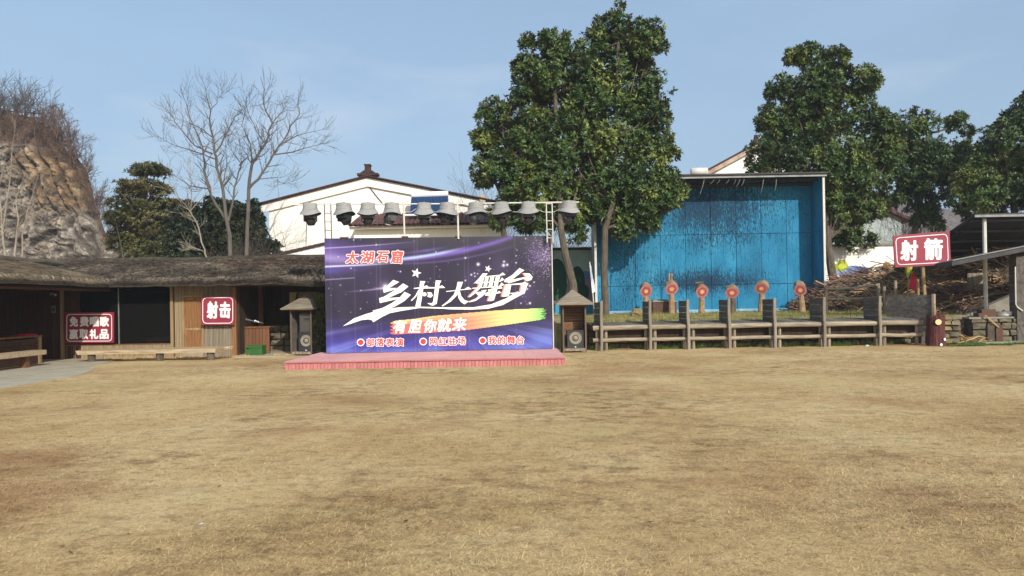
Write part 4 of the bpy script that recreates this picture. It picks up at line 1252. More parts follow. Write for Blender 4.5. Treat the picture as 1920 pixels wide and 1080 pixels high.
    piece('post', M['postwood'], (X(119), Yw - 0.04, (z_top + 0.1) / 2), (0.11, 0.1, z_top + 0.1), s)
    piece('post', M['doorwood'], (X(441), Yw - 0.05, (z_top + 0.1) / 2), (0.15, 0.12, z_top + 0.1), s)
    # door
    zd0, zd1 = Z(655, 362), Z(558, 362)
    dr = thing('door', None, None); dr.parent = s; dr.location = Vector(((xd0 + xd1) / 2, Yw, zd0)) - wloc(s)
    MB().span((xd0 + 0.03, Yw - 0.02, zd0), (xd1 - 0.02, Yw + 0.0, zd1)).build('door_leaf', M['doorwood'], dr)
    zm = Z(617, 362)
    for z0, z1 in ((zd0 + 0.08, zm - 0.06), (zm + 0.06, zd1 - 0.08)):
        for k in range(5):
            w = (xd1 - xd0 - 0.17) / 5
            piece('plank', M['doorwood'], (xd0 + 0.09 + w * (k + 0.5), Yw - 0.026, (z0 + z1) / 2), (w - 0.008, 0.012, z1 - z0), dr)
    MB().span((xd0 + 0.07, Yw - 0.04, zm - 0.045), (xd1 - 0.06, Yw - 0.02, zm + 0.045)).build('rail', M['postwood'], dr)
    for xa in (xd0, xd1):
        MB().span((xa - 0.03, Yw - 0.06, 0), (xa + 0.03, Yw + 0.02, zd1 + 0.05)).build('jamb', M['postwood'], dr)
    MB().span((xd0 - 0.05, Yw - 0.062, zd1 + 0.01), (xd1 + 0.05, Yw + 0.02, zd1 + 0.07)).build('lintel', M['postwood'], dr)
    MB().span((xd0 - 0.03, Yw - 0.1, 0), (xd1 + 0.03, Yw + 0.03, zd0 - 0.004)).build('door_step', M['bamboogrey'], dr)
    # --- dark interiors
    xo0, xo1 = X(446), X(545, 26)
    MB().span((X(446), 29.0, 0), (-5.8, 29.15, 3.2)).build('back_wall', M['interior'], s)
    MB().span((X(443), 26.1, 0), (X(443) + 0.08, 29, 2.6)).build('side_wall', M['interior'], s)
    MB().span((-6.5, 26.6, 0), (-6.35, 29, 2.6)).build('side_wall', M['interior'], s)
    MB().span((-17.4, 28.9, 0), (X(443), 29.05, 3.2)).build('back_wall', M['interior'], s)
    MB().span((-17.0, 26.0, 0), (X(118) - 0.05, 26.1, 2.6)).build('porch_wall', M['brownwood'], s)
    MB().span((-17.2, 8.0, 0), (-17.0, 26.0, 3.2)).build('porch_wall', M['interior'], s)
    # dark boards on the porch end wall
    for k in range(12):
        x0 = -17.0 + k * 0.165
        piece('board', M['darkwood'], (x0 + 0.08, 25.985, 1.2), (0.155, 0.02, 2.4), s)
    MB().tube([(xo0 - 0.1, 25.6, ZE - 0.12), (-6.7, 25.6, ZE - 0.14)], 0.06, 7).build('eave_beam', M['darkwood'], s)
    MB().tube([(-13.9, 9, ZE - 0.2), (-13.9, 25.8, ZE - 0.2)], 0.07, 7).build('eave_beam', M['darkwood'], s)
    for yy in (13.0, 17.5):
        piece('post', M['darkwood'], (-13.95, yy, 1.15), (0.14, 0.14, 2.3), s)
    piece('post', M['brownwood'], (P(490, 600, 28).x, 28.0, 1.3), (0.14, 0.14, 2.6), s)
    bx = P(578, 548, 25.9)
    piece('end_pillar', M['stonetan'], (P(570, 600, 26.7).x, 26.7, 1.1), (0.9, 0.3, 2.2), s)
shed()

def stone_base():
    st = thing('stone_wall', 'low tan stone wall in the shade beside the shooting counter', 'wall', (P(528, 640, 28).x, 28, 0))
    stone_wall(st, P(508, 640, 28).x, P(556, 640, 28).x, 28.0, 0.0, 1.0, 'stoneshade', 8, course=0.26, wid=(0.3, 0.55))  # darker stone paints in the shade of the bay
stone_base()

# ------------------------------------------------------------------ furniture at the shed
def box_thing(name, label, cat, parts, loc, group=None):
    t = thing(name, label, cat, loc, group)
    for nm, mt, lo, hi in parts:
        MB().span(lo, hi).build(nm, M[mt], t)
    return t

def counter():
    Y = 26.6
    x0, x1 = P(448, 640, Y).x, P(506, 640, Y).x
    z = P(475, 613, Y).z
    c = thing('counter', 'reddish brown wooden counter in the open bay of the shed', 'counter', ((x0 + x1) / 2, Y, 0))
    n = 9
    for i in range(n):
        w = (x1 - x0) / n
        piece('board', M['brownwood'], (x0 + w * (i + .5), Y, z / 2), (w - .01, .03, z - 0.03), c)
    MB().span((x0 - .05, Y - .06, z - 0.03), (x1 + .05, Y + .6, z + .01)).build('counter_top', M['brownwood'], c)
    MB().span((x0, Y + .02, 0), (x1, Y + .05, z - .04)).build('back_board', M['interior'], c)
    # toy rifles and bits lying on it
    for k, (pxa, pya, pxb, pyb) in enumerate(((458, 598, 484, 604), (478, 602, 494, 606))):
        a, b = P(pxa, pya, Y + .15), P(pxb, pyb, Y + .1)
        a.z = max(a.z, z + .05); b.z = max(b.z, z + .05)
        g = thing('toy_rifle', ['silver toy rifle lying on the counter beside the red box', 'shorter toy rifle lying at the right of the counter'][k], 'toy gun', (a + b) / 2 - Vector((0, 0, .04)), 'toy rifles on the counter')
        MB().tube([a.lerp(b, .4), b], .018, 6).build('barrel', M['steel'], g)
        MB().tube([a, a.lerp(b, .25), a.lerp(b, .5)], [.05, .03, .028], 6).build('stock', M['heater'] if k else M['steel'], g)
        MB().tube([a.lerp(b, .45), a.lerp(b, .42) - Vector((0, 0, .05))], .015, 5).build('grip', M['black'], g)
    p = P(454, 607, Y + .1)
    t = thing('red_box', 'small red box at the left end of the shed counter', 'box', (p.x, Y + .15, z))
    MB().span((p.x - .12, Y + .03, z + .012), (p.x + .12, Y + .25, z + .13)).build('carton', M['redcloth'], t)
    MB().span((p.x - .13, Y + .02, z + .13), (p.x + .13, Y + .26, z + .16)).build('lid', M['maroon'], t)
counter()

def crate():
    a = P(464, 664, 26.0); b = P(494, 664, 26.0)
    x0, x1 = a.x, b.x; y0, y1 = 25.85, 26.3; h = 0.33; z0 = 0.03
    c = thing('plastic_crate', 'green plastic crate on the floor before the counter', 'crate', ((x0 + x1) / 2, 26.05, z0))
    for nm, lo, hi in (('crate_side', (x0, y0, z0 + .004), (x1, y0 + .03, z0 + h * .62)), ('crate_side', (x0, y1 - .03, z0), (x1, y1, z0 + h)), ('crate_end', (x0, y0 + .03, z0), (x0 + .03, y1 - .03, z0 + h)), ('crate_end', (x1 - .03, y0 + .03, z0), (x1, y1 - .03, z0 + h)), ('crate_floor', (x0 + .03, y0 + .03, z0), (x1 - .03, y1 - .03, z0 + .02))):
        MB().span(lo, hi).build(nm, M['green'], c)
    MB().span((x0, y0, z0 + h * .78), (x1, y0 + .03, z0 + h)).build('rim', M['green'], c)
    for i in range(5):
        xx = x0 + (x1 - x0) * i / 4
        MB().span((xx - .02 if i else xx, y0 - .008, z0), (xx + .02, y0 + .0, z0 + h)).build('rib', M['green'], c)
crate()

def bench_long():
    Y = 24.3
    a, b = P(155, 657, Y), P(408, 656, Y)
    z = 0.42
    t = thing('plank_bench', 'long rough plank bench on log stubs in front of the bamboo wall', 'bench', ((a.x + b.x) / 2, Y, 0))
    z1 = a.z
    MB().add([(a.x - .05, Y - .2, z1 - .13), (b.x, Y - .2, z1 - .13), (b.x + .1, Y + .24, z1 - .13), (a.x, Y + .24, z1 - .13), (a.x - .12, Y - .2, z1), (b.x + .03, Y - .2, z1), (b.x + .14, Y + .24, z1 + .01), (a.x - .06, Y + .24, z1 + .01)], BOXF).build('seat', M['benchwood'], t)
    MB().add([(a.x + .1, Y + .25, z1 - .08), (b.x + .05, Y + .25, z1 - .08), (b.x + .3, Y + .45, z1 - .06), (a.x, Y + .45, z1 - .06), (a.x + .1, Y + .25, z1 + .01), (b.x + .05, Y + .25, z1 + .01), (b.x + .34, Y + .45, z1 + .03), (a.x, Y + .45, z1 + .02)], BOXF).build('seat_plank', M['benchwood'], t)
    for px in (173, 301, 396):
        x = P(px, 670, Y).x
        MB().tube([(x, Y - .02, -.02), (x, Y - .02, z1 - .14)], [.13, .12], 10).build('leg', M['bark'], t)
bench_long()

def porch_things():
    t = thing('plank_bench', 'dark plank bench along the path in the shaded porch at left', 'bench', (-14.5, 20.5, 0))
    z1 = .5
    MB().span((-14.75, 17.0, z1 - .14), (-14.3, 22.9, z1)).build('seat', M['benchwood'], t)
    for y in (18.2, 20.2, 22.2):
        MB().span((-14.62, y - .09, .01), (-14.42, y + .09, z1 - .14)).build('leg', M['brownwood'], t)
    # table behind with a red strip on it
    t = thing('wooden_table', 'dark boarded table behind the porch bench', 'table', (-15.7, 22.6, 0))
    MB().span((-16.3, 21.4, .86), (-15.1, 24.0, .92)).build('table_top', M['brownwood'], t)
    for k in range(4):
        piece('side_board', M['darkwood'], (-15.15, 22.8, .12 + k * .2), (.04, 2.2, .19), t)
        piece('end_board', M['darkwood'], (-15.7, 23.92, .12 + k * .2), (1.06, .04, .19), t)
    for y in (21.5, 23.85):
        MB().span((-15.2, y - .06, .01), (-15.08, y + .06, .86)).build('leg', M['postwood'], t)
    for y in (20.4, 19.2):
        pass
    MB().span((-15.35, 17, .68), (-15.05, 21.4, .74)).build('shelf', M['brownwood'], t)
    p = Vector((-15.3, 23.5, .92))
    t = thing('red_cloth', 'bright red folded cloth on the dark porch table', 'cloth', p)
    MB().box(p + Vector((0, 0, .025)), (.3, .62, .03)).build('fold', M['redcloth'], t)
    MB().box(p + Vector((.0, -.05, .048)), (.22, .4, .02), Matrix.Rotation(.1, 3, 'Z')).build('fold', M['redcloth'], t)
    p = P(101, 580, 25.95)
    t = thing('notice_plate', 'small pale notice plate on the dark porch wall', 'notice', p)
    MB().box(p + Vector((0, 0, 0)), (.15, .02, .25)).build('plate', M['steel'], t)
    MB().box(p + Vector((0, -.012, -.01)), (.09, .006, .13)).build('picture', M['corr'], t)
    p = P(99, 551, 25.9)
    t = thing('wall_lamp', 'small pale lamp high on the porch wall above the notice', 'lamp', p)
    MB().box(p, (.14, .1, .1)).build('small_box', M['steel'], t)
    MB().tube([p + Vector((.1, 0, 0)), p + Vector((.1, 0, -.08))], .03, 8).build('lamp_bulb', M['heater'], t)
porch_things()

# ------------------------------------------------------------------ red sign boards
def sign_board(name, label, corners, Y, rows, offset, border, chamfer, grow=0.0, post=None, depth=.05):
    c = [P(x, y, Y) for x, y in corners]             # TL TR BR BL
    ctr = sum(c, Vector()) / 4
    t = thing(name, label, 'sign', (ctr.x, Y, c[2].z if not post else post[2]))
    MB().poly([c[3], c[2], c[1], c[0]], (0, depth, 0)).build('board', M['maroon'], t)
    # white border line with cut corners
    def bil(a, b):
        return (1 - a) * (1 - b) * np.array(corners[0]) + a * (1 - b) * np.array(corners[1]) + a * b * np.array(corners[2]) + (1 - a) * b * np.array(corners[3])
    W = corners[1][0] - corners[0][0]; H = corners[3][1] - corners[0][1]
    def ring(ins, ch):
        a, b = ins / W, ins / H
        ca, cb = ch / W, ch / H
        return [bil(*q) for q in ((a + ca, b), (1 - a - ca, b), (1 - a - ca * .3, b + cb * .3), (1 - a, b + cb), (1 - a, 1 - b - cb), (1 - a - ca * .3, 1 - b - cb * .3), (1 - a - ca, 1 - b), (a + ca, 1 - b), (a + ca * .3, 1 - b - cb * .3), (a, 1 - b - cb), (a, b + cb), (a + ca * .3, b + cb * .3))]
    o, i_ = ring(border, chamfer), ring(border + 1.3, chamfer * .85)
    n = len(o)
    yb = Y - .004
    MB().add([P(x, y, yb) for x, y in o] + [P(x, y, yb) for x, y in i_], [(k, (k + 1) % n, n + (k + 1) % n, n + k) for k in range(n)]).build('border_line', M['white'], t)
    for ch, bx in rows:
        k = offset
        glyph(t, ch, (bx[0] + k, bx[1] + k, bx[2] - k, bx[3] - k), lambda x, y, o_: P(x, y, Y - o_), M['white'], offset, .006)
    return t
sign_board('red_sign', 'maroon sign with eight white characters in two rows under the dark window', [(122, 586, ), (213.5, 585.5), (213.5, 643), (122, 643.5)], 25.85,
    [(ch, (x0, 593.5, x1, 612.5)) for ch, x0, x1 in zip('免费唱歌', (131, 150, 168.5, 187), (147, 167, 186, 205))] + [(ch, (x0, 617, x1, 636)) for ch, x0, x1 in zip('赢取礼品', (130, 149, 168, 187), (147, 166, 185, 204.5))], .9, 3, 6)
sign_board('red_sign', 'small squarish maroon sign reading two white characters beside the wooden door', [(377.5, 555.5), (440, 554.5), (440, 609), (377.5, 609.5)], 25.75,
    [('射', (388, 565, 409.5, 597.5)), ('击', (411.5, 565.5, 433, 597))], 1.3, 2.5, 7)
PSGN = P(1733, 560, 26.6)
sg = sign_board('archery_sign', 'big tilted maroon sign on a wooden post above the stairs', [(1675, 442), (1781, 433.5), (1783.5, 496), (1679, 501.5)], 26.6,
    [('射', (1688.5, 450, 1722, 489)), ('箭', (1733, 446.5, 1768.5, 487.5))], 1.5, 4, 7, post=(0, 0, 0.9))
a, b = P(1726, 438, 26.75), P(1736, 582, 26.75)
MB().tube([a, b, Vector((b.x, b.y, .8))], .065, 8).build('post', M['postwood'], sg)
MB().tube([P(1722, 523, 26.9), Vector((P(1722, 560, 26.9).x, 26.9, .8))], .06, 6).build('post', M['postwood'], sg)

# ------------------------------------------------------------------ lamp rig above the banner
RY = 23.15
def rig():
    t = thing('lighting_truss', 'thin steel lighting frame with cross pipe standing on top of the banner', 'lighting frame', (P(830, 446, RY).x, RY, P(830, 446, RY).z))
    pts = [P(px, y, RY) for px, y in ((553, 384), (620, 383.5), (760, 382.5), (860, 382), (960, 380.5), (1086, 379))]
    MB().tube(pts, .024, 7).build('cross_pipe', M['pole'], t)
    for pxc, wd in ((614.5, 12), (1030, 11)):
        lad = thing('ladder_tower', None, None); lad.parent = t; lad.location = P(pxc, 445, RY) - wloc(t)
        ytop = 381 if pxc < 700 else 379
        for sx in (-1, 1):
            for dy in (0, .12):
                a = P(pxc + sx * wd / 2, ytop, RY + dy); b_ = P(pxc + 2.0 + sx * wd / 2, 455, RY + dy)
                MB().tube([a, b_], .019, 5).build('rail', M['rust'] if pxc < 700 else M['pole'], lad)
        for k in range(5):
            y = ytop + 3 + k * 16
            MB().tube([P(pxc - wd / 2 + k * .4, y, RY), P(pxc + wd / 2 + k * .4, y, RY)], .012, 5).build('rung', M['rust'] if pxc < 700 else M['pole'], lad)
    for px in (757, 858):
        MB().tube([P(px, 378, RY), P(px + 2, 448, RY)], .03, 7).build('pole', M['pole'], t)
    MB().tube([P(575, 420, RY + .3), P(574, 468, RY + .3)], .012, 5).build('cable', M['black'], t)
    # slack cable between the lamps
    xs = [586, 645, 690, 735, 795, 839, 893, 941, 991, 1067]
    for a, b_ in zip(xs[:-1], xs[1:]):
        p0, p1 = P(a + 14, 392, RY + .05), P(b_ - 14, 391, RY + .05)
        MB().tube([p0, p0.lerp(p1, .3) + Vector((0, 0, -.09)), p0.lerp(p1, .7) + Vector((0, 0, -.1)), p1], .008, 4).build('cable', M['pole'], t)
    return t
rig()
def lamp_proto():
    t = thing('stage_lamp', 'x', 'stage lamp', (0, 0, 0), 'covered lamps hung on the pipe')
    def sq(a):
        return 1.0 / (abs(math.cos(a)) ** 4 + abs(math.sin(a)) ** 4) ** .25
    def wob(i, a, r, z):
        k = i / 9.0
        rr = r * (1 + (sq(a) - 1) * .6 * (1 - k * .6)) * (1 + .02 * math.sin(3 * a + i * 1.3))
        zz = z
        if i >= 6:
            zz += (.045 * math.cos(2 * a + 0.2) + .02 * math.sin(a + 1.0)) * (i - 5) / 4
        return rr, zz
    cv = MB().lathe([(.001, .01), (.20, .0), (.212, -.02), (.214, -.10), (.225, -.165), (.235, -.18), (.228, -.19), (.255, -.245), (.295, -.305), (.335, -.345)], (0, 0, 0), 28, wob)
    cv.f = [tuple(reversed(q)) for q in cv.f]
    cv.build('rain_cover', M['cloth'], t, smooth=True)
    MB().lathe([(.238, -.178), (.244, -.184), (.238, -.19)], (0, 0, 0), 20).build('tie_cord', M['pole'], t)
    MB().span((-.18, -.16, -.47), (.18, .16, -.14)).build('lamp_base', M['black'], t)
    for sx in (-1, 1):
        MB().span((sx * .17 - .03, -.08, -.56), (sx * .17 + .03, .08, -.3)).build('yoke_arm', M['black'], t)
    hd = MB().lathe([(.001, -.40), (.15, -.42), (.175, -.48), (.165, -.57), (.125, -.64), (.105, -.68), (.001, -.68)], (0, -.02, 0), 16, rot=Matrix.Rotation(.22, 3, 'X')).build('lamp_head', M['black'], t, smooth=False)
    MB().lathe([(.001, -.684), (.098, -.683)], (0, -.02, 0), 14, rot=Matrix.Rotation(.22, 3, 'X')).build('lens', M['lens'], hd)
    MB().span((-.02, -.03, .0), (.02, .03, .04)).build('clamp', M['steel'], t)
    return t
LAMP = [(582, 381.5, 'leftmost covered stage lamp, hanging outside the left ladder'), (645, 381, 'covered stage lamp next right of the left ladder, its hood drooping to the right'), (690, 381, 'third covered stage lamp from the left, above the tiled roof end'),
        (735, 381, 'covered stage lamp just left of the first white pole'), (795.5, 381, 'covered stage lamp before the left half of the solar heater'), (839, 380.5, 'covered stage lamp just left of the second white pole'),
        (893, 380, 'covered stage lamp just right of the second white pole'), (941, 379.5, 'covered stage lamp third from the right, with leaves behind'), (991, 379, 'covered stage lamp next left of the right ladder'), (1067, 377.5, 'rightmost covered stage lamp, hanging outside the right ladder')]
lp = lamp_proto()
for i, (px, py, lb) in enumerate(LAMP):
    o = lp if i == 0 else copy_tree(lp)
    o.location = P(px, py, RY) + Vector((0, -.0, .0))
    o.rotation_euler = (0, 0, [0.1, -.5, .35, 1.9, .2, .9, 2.3, -.3, .15, .5][i])
    o['label'] = lb

# ------------------------------------------------------------------ speaker kiosks
M['kioskpost'] = mat('brown grey post', [lin(84, 71, 60), lin(122, 107, 92)], ns=3, stretch=(6, 6, .7), bump=.3, bs=8, rough=.9)
M['roofboard'] = mat('grey lapped board', [lin(112, 102, 88), lin(146, 135, 118)], ns=3, stretch=(.6, .6, 5), var=.16, bump=.3, bs=8, rough=.9)
def kiosk(label, base, rz, walls=True):
    t = thing('speaker_kiosk', label, 'kiosk', (0, 0, 0), 'wooden speaker kiosks')
    w, d, h = .74, .72, 1.58
    for sx in (-1, 1):
        for sy in (-1, 1):
            piece('post', M['kioskpost'], (sx * w / 2, sy * d / 2, h / 2), (.05, .05, h), t)
    MB().span((-w / 2, -d / 2, .1), (w / 2, d / 2, .14)).build('floor_board', M['oldwood'], t)
    MB().span((-w / 2, -d / 2 - .02, .05), (w / 2, -d / 2 + .02, .135)).build('sill_board', M['oldwood'], t)
    MB().span((-w / 2 - .04, -d / 2 - .03, h - .06), (w / 2 + .04, -d / 2 + .03, h)).build('front_beam', M['brownwood'], t)
    n = 15
    for k in range(n):
        z = .15 + (h - .2) * (k + .5) / n
        hh = (h - .2) / n - .006
        for sx in (-1, 1):
            piece('slat', M['darkboard'], (sx * (w / 2 + .012), 0, z), (.022, d - .06, hh), t, rot=(0, sx * .12, 0))
        piece('slat', M['brownwood'], (0, d / 2 + .012, z), (w - .06, .022, hh), t, rot=(-.1, 0, 0))
    MB().span((-w / 2 + .03, -d / 2 + .05, h - .02), (w / 2 - .03, d / 2, h)).build('ceiling_board', M['darkboard'], t)
    # pyramid of lapped boards
    W, D, H = .62, .60, .46
    n = 6
    for k in range(n):
        s0, s1 = 1 - k / n, 1 - (k + 1) / n
        s1b = max(s1 - .04, 0.03)
        z0, z1 = h + H * k / n, h + H * (k + 1) / n + .01
        for sd in range(4):
            ang = sd * math.pi / 2
            R_ = Matrix.Rotation(ang, 3, 'Z')
            a, b_ = (W, D) if sd % 2 == 0 else (D, W)
            lo = [R_ @ Vector(q) for q in ((-a * s0, -b_ * s0 - .015, z0), (a * s0, -b_ * s0 - .015, z0), (a * s1b, -b_ * s1b, z1), (-a * s1b, -b_ * s1b, z1))]
            hi = [q + R_ @ Vector((0, -.016, .045)) for q in lo]
            MB().hexa(lo, hi).build('roof_board', M['roofboard'], t)
    MB().tube([(0, 0, h + H - .03), (0, 0, h + H + .03)], [.05, .03], 6).build('roof_tip', M['paleboard'], t)
    t.location = base; t.rotation_euler = (0, 0, rz)
    return t
KB1, KB2 = G(570, 667), G(1078, 661)
KB1.y += .36; KB2.y += .36
kiosk('slatted wooden speaker kiosk left of the stage, holding two speakers', KB1, -.2)
kiosk('slatted wooden speaker kiosk right of the stage, holding one speaker', KB2, 0.02)
def speaker(label, base, rz, w, d, h, face):
    t = thing('loudspeaker', label, 'speaker', (0, 0, 0), 'loudspeakers in the kiosks')
    MB().span((-w / 2, -d / 2 + .02, 0), (w / 2, d / 2, h)).build('cabinet', M['black'], t)
    fr = .022
    for lo, hi in (((-w / 2, -d / 2, 0), (-w / 2 + fr, -d / 2 + .02, h)), ((w / 2 - fr, -d / 2, 0), (w / 2, -d / 2 + .02, h)), ((-w / 2 + fr, -d / 2, 0), (w / 2 - fr, -d / 2 + .02, fr)), ((-w / 2 + fr, -d / 2, h - fr), (w / 2 - fr, -d / 2 + .02, h))):
        MB().span(lo, hi).build('front_rim', M['black'], t)
    R_ = Matrix.Rotation(math.pi / 2, 3, 'X')
    if face == 'cone':
        c = Vector((0, -d / 2 + .018, h * .56)); r = w * .38
        MB().lathe([(r, 0), (r * 1.02, .012), (r * .9, .015), (r * .88, .0)], c, 28, rot=R_).build('cone_ring', M['cone'], t, smooth=True)
        MB().lathe([(r * .88, .004), (r * .62, -.0), (r * .38, -.005)], c, 28, rot=R_).build('cone', M['cone'], t, smooth=True)
        MB().lathe([(r * .4, -.004), (r * .34, .022), (r * .2, .036), (.001, .04)], c, 20, rot=R_).build('dust_cap', M['cone'], t, smooth=True)
        MB().box((0, -d / 2 + .012, .045), (.04, .012, .03)).build('badge', M['heater'], t)
    else:
        MB().span((-w / 2 + fr, -d / 2 + .008, fr), (w / 2 - fr, -d / 2 + .019, h - fr)).build('grille', M['grille'], t)
        MB().lathe([(.001, .004), (w * .2, .002)], (0, -d / 2 + .008, h * .34), 18, rot=R_).build('driver', M['cone'], t).data.materials[0] = M['grille']
        MB().box((.03, -d / 2 + .004, h * .68), (w * .4, .006, h * .1)).build('horn', M['black'], t)
    t.location = base; t.rotation_euler = (0, 0, rz)
    return t
c0 = KB1 + Vector((.1, -.15, .14))
speaker('lower loudspeaker with bare pale cone in the left kiosk', c0, -.08, .52, .42, .66, 'cone')
speaker('upper loudspeaker with dark grille stacked in the left kiosk', c0 + Vector((0, .02, .66)), -.08, .46, .4, .66, 'grille')
speaker('loudspeaker with pale cone in the right kiosk', KB2 + Vector((.03, -.15, .14)), .02, .54, .42, .6, 'cone')
p = KB1 + Vector((-.42, .12, 1.66))  # yellow thing of unclear kind, built as a plain box
t = thing('yellow_box', 'small yellow box above the left kiosk roof', 'lamp', p)
MB().box(p, (.2, .14, .11), Matrix.Rotation(.2, 3, 'Y')).build('small_box', M['yellow'], t)
MB().tube([p + Vector((0, .05, .05)), p + Vector((.02, .35, .5))], .05, 6).build('arm', M['leafdark'], t)

# ------------------------------------------------------------------ log targets
def target(i, px, py, hang, label):
    Y = 33.2
    c = P(px, py, Y)
    t = thing('log_target', label, 'archery target', (c.x, Y, bank_h(c.x, Y)), 'painted log targets before the blue booth')
    r_ = random.Random(i)
    R0 = .285
    ph = r_.uniform(0, 6)
    def wb(k, a, r, z):
        return r * (1 + .06 * math.sin(2 * a + ph) + .04 * math.sin(5 * a + ph)), z
    tilt = Matrix.Rotation(-math.atan2(c.x, Y) + r_.uniform(-.16, .16), 3, 'Z') @ Matrix.Rotation(math.pi / 2 + r_.uniform(.25, .42), 3, 'X')
    MB().lathe([(.001, -.55), (R0 * .86, -.55), (R0 * .96, -.3), (R0, -.04), (R0 * .99, 0), (.001, 0)], c, 18, wb, tilt).build('log', M['logbark'], t)
    for nm, rr, mt, k in (('outer_ring', .96, 'ringpink', 1), ('red_ring', .68, 'ringred', 2), ('inner_ring', .42, 'ringpink', 3), ('bullseye', .27, 'ringgold', 4)):
        MB().lathe([(.001, .004 * k), (R0 * rr, .004 * k), (R0 * rr, .004 * k - .006)], c, 20, wb, tilt).build(nm, M[mt], t)
    g = Vector((c.x + r_.uniform(-.05, .12), Y + .05, bank_h(c.x, Y) - .1))
    back = c + tilt @ Vector((0, 0, -.25))
    MB().tube([g, g.lerp(back, .6) + Vector((.02, 0, 0)), back], [.15, .125, .12], 9).build('post', M['bark' if i == 3 else 'logbark'], t)
    if hang == 1:
        for dx in (-.05, .05):
            MB().tube([back + Vector((dx, .1, .1)), back + Vector((dx * 1.1, .1, .62))], [.045, .04], 6).build('prong', M['logbark'], t)
    elif hang == 2:
        MB().tube([back + Vector((-.28, 0, .33)), back + Vector((.1, .05, .36))], .05, 6).build('top_stick', M['bark'], t)
for i, (px, py, h_, lb) in enumerate([(1212, 546, 0, 'first log target from the left, behind the second screen and above the boulder'), (1260, 542, 1, 'log target with a forked stick rising above it'), (1317, 547, 2, 'log target capped with a short crosswise stick'),
        (1373, 549, 0, 'dark posted log target peeping over a divider screen, fourth from the left'), (1428, 541, 0, 'log target before the black scorched patch, second from the right'), (1501, 544, 0, 'rightmost log target near the booth side wall')]):
    target(i, px, py, h_, lb)
# trough and boulder on the bank
Y = 34.1
a, b = P(1222, 590, Y), P(1266, 570, Y)
t = thing('stone_trough', 'grey stone trough block behind the second screen', 'trough', ((a.x + b.x) / 2, Y, 1.1))
zz = 1.72
MB().span((a.x, Y - .35, 1.05), (b.x, Y + .35, zz - .12)).build('block', M['brick'], t)
MB().hexa([(a.x - .04, Y - .4, zz - .12), (b.x + .04, Y - .4, zz - .12), (b.x + .04, Y + .4, zz - .12), (a.x - .04, Y + .4, zz - .12)], [(a.x + .1, Y - .2, zz), (b.x - .1, Y - .2, zz), (b.x - .1, Y + .4, zz), (a.x + .1, Y + .4, zz)]).build('cap', M['concrete'], t)
p = P(1196, 586, 31.5); p.z = bank_h(p.x, 31.5)
def boulder(name, label, c, d, mt, seed):
    t = MB()
    n = 10
    for i in range(7):
        th = math.pi * i / 6
        for k in range(n):
            a_ = 2 * math.pi * k / n
            q = Vector((math.sin(th) * math.cos(a_), math.sin(th) * math.sin(a_), math.cos(th)))
            s_ = 1 + .35 * noise.noise(q * 1.6 + Vector((seed, 0, 0)))
            t.v.append((c.x + q.x * s_ * d[0] / 2, c.y + q.y * s_ * d[1] / 2, c.z + d[2] * .35 + q.z * s_ * d[2] / 2))
    for i in range(6):
        for k in range(n):
            t.f.append((i * n + k, (i + 1) * n + k, (i + 1) * n + (k + 1) % n, i * n + (k + 1) % n))
    return tag(t.build(name, M[mt], None, loc=c), label, 'rock')
boulder('boulder', 'tan boulder on the bank left of the second screen post', p, (.62, .5, .42), 'stonetan', 2)

# ------------------------------------------------------------------ shooting platform and screens
PX = [1128, 1220, 1292, 1369, 1454, 1547, 1651]
YF, YBK = 25.55, 26.75
ZD = .80
PLB = [1112] + PX + [1728]
def platform():
    x0 = P(1112, 610, YF).x; x1 = P(1728, 600, YF).x
    t = thing('shooting_platform', 'long low log framed wooden shooting platform with grey deck boards', 'platform', ((x0 + x1) / 2, YF + .5, 0))
    r = random.Random(12)
    for a_, b_ in zip(PLB[:-1], PLB[1:]):
        xa, xb = P(a_, 605, YF).x + .05, P(b_, 605, YF).x - .05
        n = max(3, int((xb - xa) / .145))
        w = (xb - xa) / n
        sk = .0
        for i in range(n):
            piece('deck_board', M['deckboard'], (xa + w * (i + .5), (YF + YBK) / 2 + .05, ZD + .085 + r.uniform(-.006, .006)), (w - .014, YBK - YF, .035), t, rot=(.05, 0, r.uniform(-.012, .012)))
        zj = r.uniform(-.015, .015)
        MB().tube([(xa - .06, YF - .08, ZD - .03 + zj), ((xa + xb) / 2, YF - .08, ZD - .02), (xb + .06, YF - .08, ZD - .03 - zj)], [.085, .078, .08], 9).build('front_log', M['logwood'], t)
        MB().tube([(xa - .06, YF - .05, .36 + zj), ((xa + xb) / 2, YF - .05, .355 - zj), (xb + .06, YF - .05, .36)], [.068, .06, .064], 8).build('lower_log', M['logwood'], t)
        for xx in (xa + .1, xb - .1):
            MB().tube([(xx, YF + .04, -.02), (xx, YF + .04, ZD)], .06, 7).build('leg', M['oldwood'], t)
        MB().span((xa, YF + .22, .42), (xb, YF + .26, ZD + .02)).build('gap_shade_board', M['interior'], t)  # dark panel added to put shade in the gap between the logs
        MB().span((xa, YBK - .1, .6), (xb, YBK - .02, ZD + .06)).build('back_bearer', M['darkboard'], t)
    return t
platform()
SCL = ['weathered divider screen nearest the right kiosk, almost edge on', 'weathered divider screen in front of the leftmost log target', 'weathered divider screen between the second and third log targets', 'weathered divider screen before the fourth log target', 'weathered divider screen just right of the fifth log target', 'weathered divider screen standing before the booth corner post', 'weathered divider screen right of the booth, next to the rail fence']
scr = None
